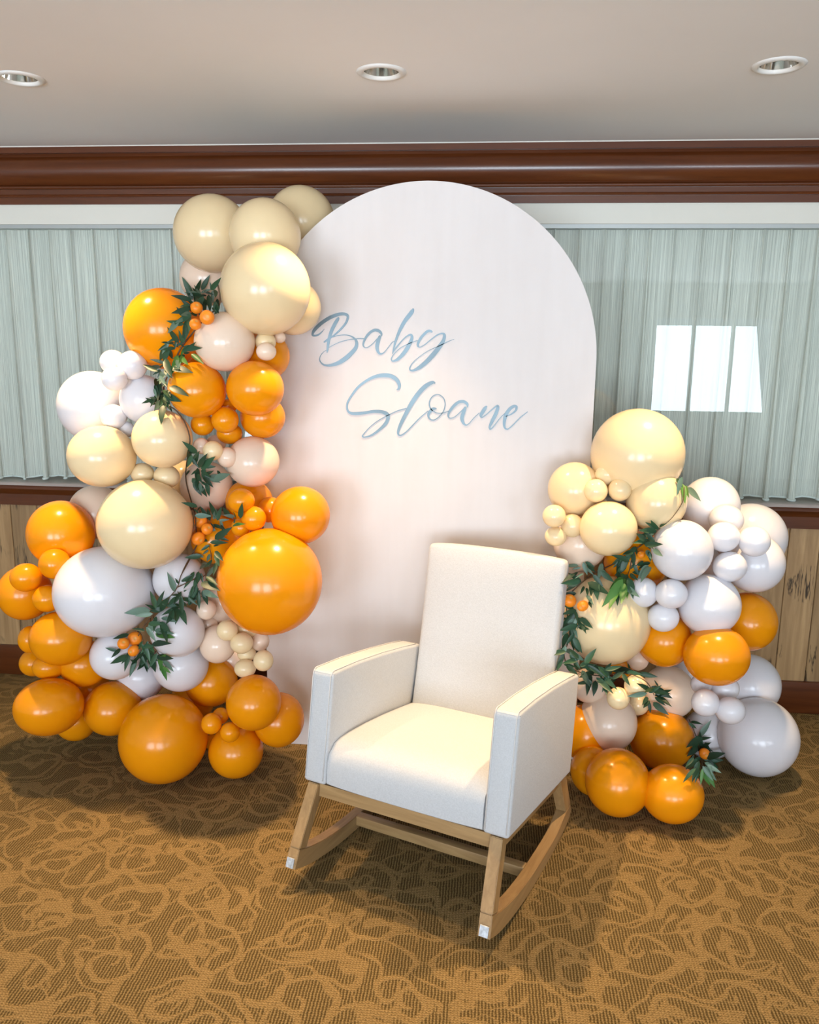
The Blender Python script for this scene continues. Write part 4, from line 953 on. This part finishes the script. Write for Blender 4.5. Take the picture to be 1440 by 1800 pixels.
leaves(va, Z7, [(810,280,735,80,'g'),(880,140,960,150),(850,180,815,120),(580,480,520,300),(590,450,665,290),(650,420,690,440),(620,500,480,440),(640,510,520,500),(510,500,250,520,'g'),(540,540,360,560,'g'),(830,330,740,430),(850,310,770,320),(870,320,890,420,'g'),(900,400,950,450),(860,460,680,540),(840,470,830,620),(870,470,925,620),(800,420,880,450),(640,590,800,630,'g'),(580,570,555,730),(620,640,740,750),(560,600,540,640),(460,700,560,850,'g'),(560,740,740,760,'g'),(570,780,750,810,'b'),(540,900,680,890),(430,720,380,760),(250,790,95,830),(150,960,60,1050),(240,1040,55,1125),(230,1060,170,1135),(340,1080,270,1270),(380,1050,300,1150),(420,1080,480,1190),(450,1050,550,1110),(470,1020,560,1080),(400,900,450,1000),(420,870,370,960),(470,960,540,1020),(500,920,560,1000),(380,1020,440,1130),(440,1130,380,1190),(420,1000,330,1090),(500,1060,560,1190),(350,1130,280,1100),(620,1050,640,1190,'b'),(640,1060,680,1055,'b'),(640,1150,700,1320,'b'),(660,1180,740,1245,'b'),(620,1180,630,1230,'b'),(910,270,940,260),(480,980,410,1060),(460,930,400,1010),(430,960,500,1060),(520,1000,560,1060)])
# --- low vine
vb = vine('leafy_vine', at_s(1050, 1050, 2.6), 'leafy vine with clementines draped beside the chair over the low garland')
n0 = len(SPHERES)
for q in ((1001.5, 1056, 12, .3, 1), (1024.5, 1065, 11, .1, .85), (1127, 975, 7, .1, 1)): add_citrus(vb, *q)
add_stem(vb, [(1160, 928), (1146, 942), (1128, 958), (1108, 972), (1085, 988), (1062, 999), (1044, 1008), (1028, 1020), (1012, 1034), (1000, 1048), (996, 1070), (1000, 1095), (1000, 1125), (992, 1150), (1000, 1172), (1025, 1183), (1055, 1188), (1085, 1184), (1112, 1186), (1138, 1200), (1150, 1222)], .0028)
add_stem(vb, [(1046, 1007), (1018, 1005), (1000, 1012)], .0018); add_stem(vb, [(1110, 985), (1104, 1010), (1092, 1025)], .0016)
Z8 = (980, 900, 7.2)
leaves(vb, Z8, [(1280,210,1135,130),(1290,190,1350,150),(1260,240,1080,230),(1230,270,1130,310,'g'),(1200,290,1060,290),(1180,360,1000,380),(1180,390,1080,400),(1180,470,1120,370),(1100,350,1190,440),(1000,440,880,560),(990,430,1010,540),(960,500,960,670),(930,530,870,630),(1160,500,1180,600),(1130,480,1170,560,'g'),(870,560,720,640),(830,590,725,685),(880,680,745,790),(820,680,750,800),(980,650,930,720),(1130,640,1040,710),(1150,670,1050,800,'g'),(1180,690,1070,840,'g'),(1090,620,1010,670),(920,780,1000,850),(900,830,960,1030),(880,850,910,940,'d'),(840,780,780,860,'b'),(830,830,690,950,'b'),(830,850,640,1130,'b'),(780,980,660,1160,'b'),(850,840,890,960,'b'),(850,900,810,1130,'b'),(880,950,880,1060,'b'),(540,740,690,870),(560,730,640,800,'g'),(370,650,460,740),(350,630,450,690),(450,790,560,920),(460,820,540,880),(380,890,620,1010),(420,890,540,980),(270,680,110,680,'g'),(300,700,200,720,'g'),(260,760,180,820),(330,780,240,830,'g'),(290,870,90,900),(270,890,120,990,'g'),(300,880,140,940,'g'),(220,780,90,860),(360,700,440,780,'g'),(340,940,300,1020),(370,960,380,1040),(370,1050,440,1170,'g'),(400,1130,430,1210),(240,1030,90,1040),(80,1180,60,1230),(240,1240,100,1280),(240,1250,60,1480),(200,1280,70,1460),(260,1320,200,1450,'g'),(240,1330,230,1480),(280,1400,260,1470),(280,1340,410,1435),(110,1340,40,1370,'g'),(150,1460,60,1560,'g'),(200,1470,250,1570,'g')])
leaves(vb, (970, 1100, 3.2), [(90,40,60,110),(110,50,130,130),(80,110,55,180,'g'),(120,60,160,140),(70,160,30,230),(100,160,150,230),(60,190,30,245),(80,220,140,280),(160,230,230,220),(170,250,210,330,'g'),(190,240,260,230),(220,270,200,370),(230,260,300,240),(250,290,330,370),(290,300,310,380),(320,280,290,360),(300,250,380,230),(330,240,420,260),(340,300,400,260),(360,240,450,250),(380,260,330,330),(400,250,350,300),(420,260,490,270),(490,265,580,285),(440,240,430,220),(260,230,330,290),(150,250,120,200),(170,210,250,250),(200,220,290,280),(310,330,270,290),(560,340,655,400),(580,350,530,380),(560,360,650,380),(590,390,660,450),(570,430,640,490),(580,400,630,440),(550,420,520,460),(570,440,600,470),(600,340,580,310),(540,400,520,430),(230,330,180,290,'g'),(140,160,60,130,'g'),(150,190,70,210)])
leaves(vb, (930, 700, 4.966), [(1340,745,1365,885,'b'),(1370,760,1390,850,'b'),(1290,700,1330,760)])
add_stem(vb, [(1203, 855), (1202, 875), (1196, 890), (1180, 912), (1162, 926)], .0018)
# --- small sprig
vc = vine('leafy_sprig', at_s(1235, 1330, 2.75), 'short leafy sprig with one clementine low among the orange and white balloons')
add_citrus(vc, 1239, 1325, 9.5, .2, 1.15)
add_stem(vc, [(1212, 1265), (1226, 1300), (1232, 1330), (1236, 1350)], .002)
leaves(vc, (970, 1100, 3.2), [(780,540,835,548),(770,545,810,575),(820,640,885,630),(820,630,800,690),(830,650,810,720),(880,690,905,705),(830,710,860,740),(850,750,930,760,'g'),(840,740,790,770),(820,750,760,800),(830,760,800,860),(860,770,920,800,'g'),(850,790,920,860,'g'),(860,800,910,895,'b'),(850,800,840,880,'b'),(830,800,810,870),(870,780,940,820,'g'),(800,740,760,790),(840,690,880,660),(880,760,950,755),(850,830,890,890,'b'),(820,680,780,720),(810,620,850,650)])
if '_s' in va: del va['_s']
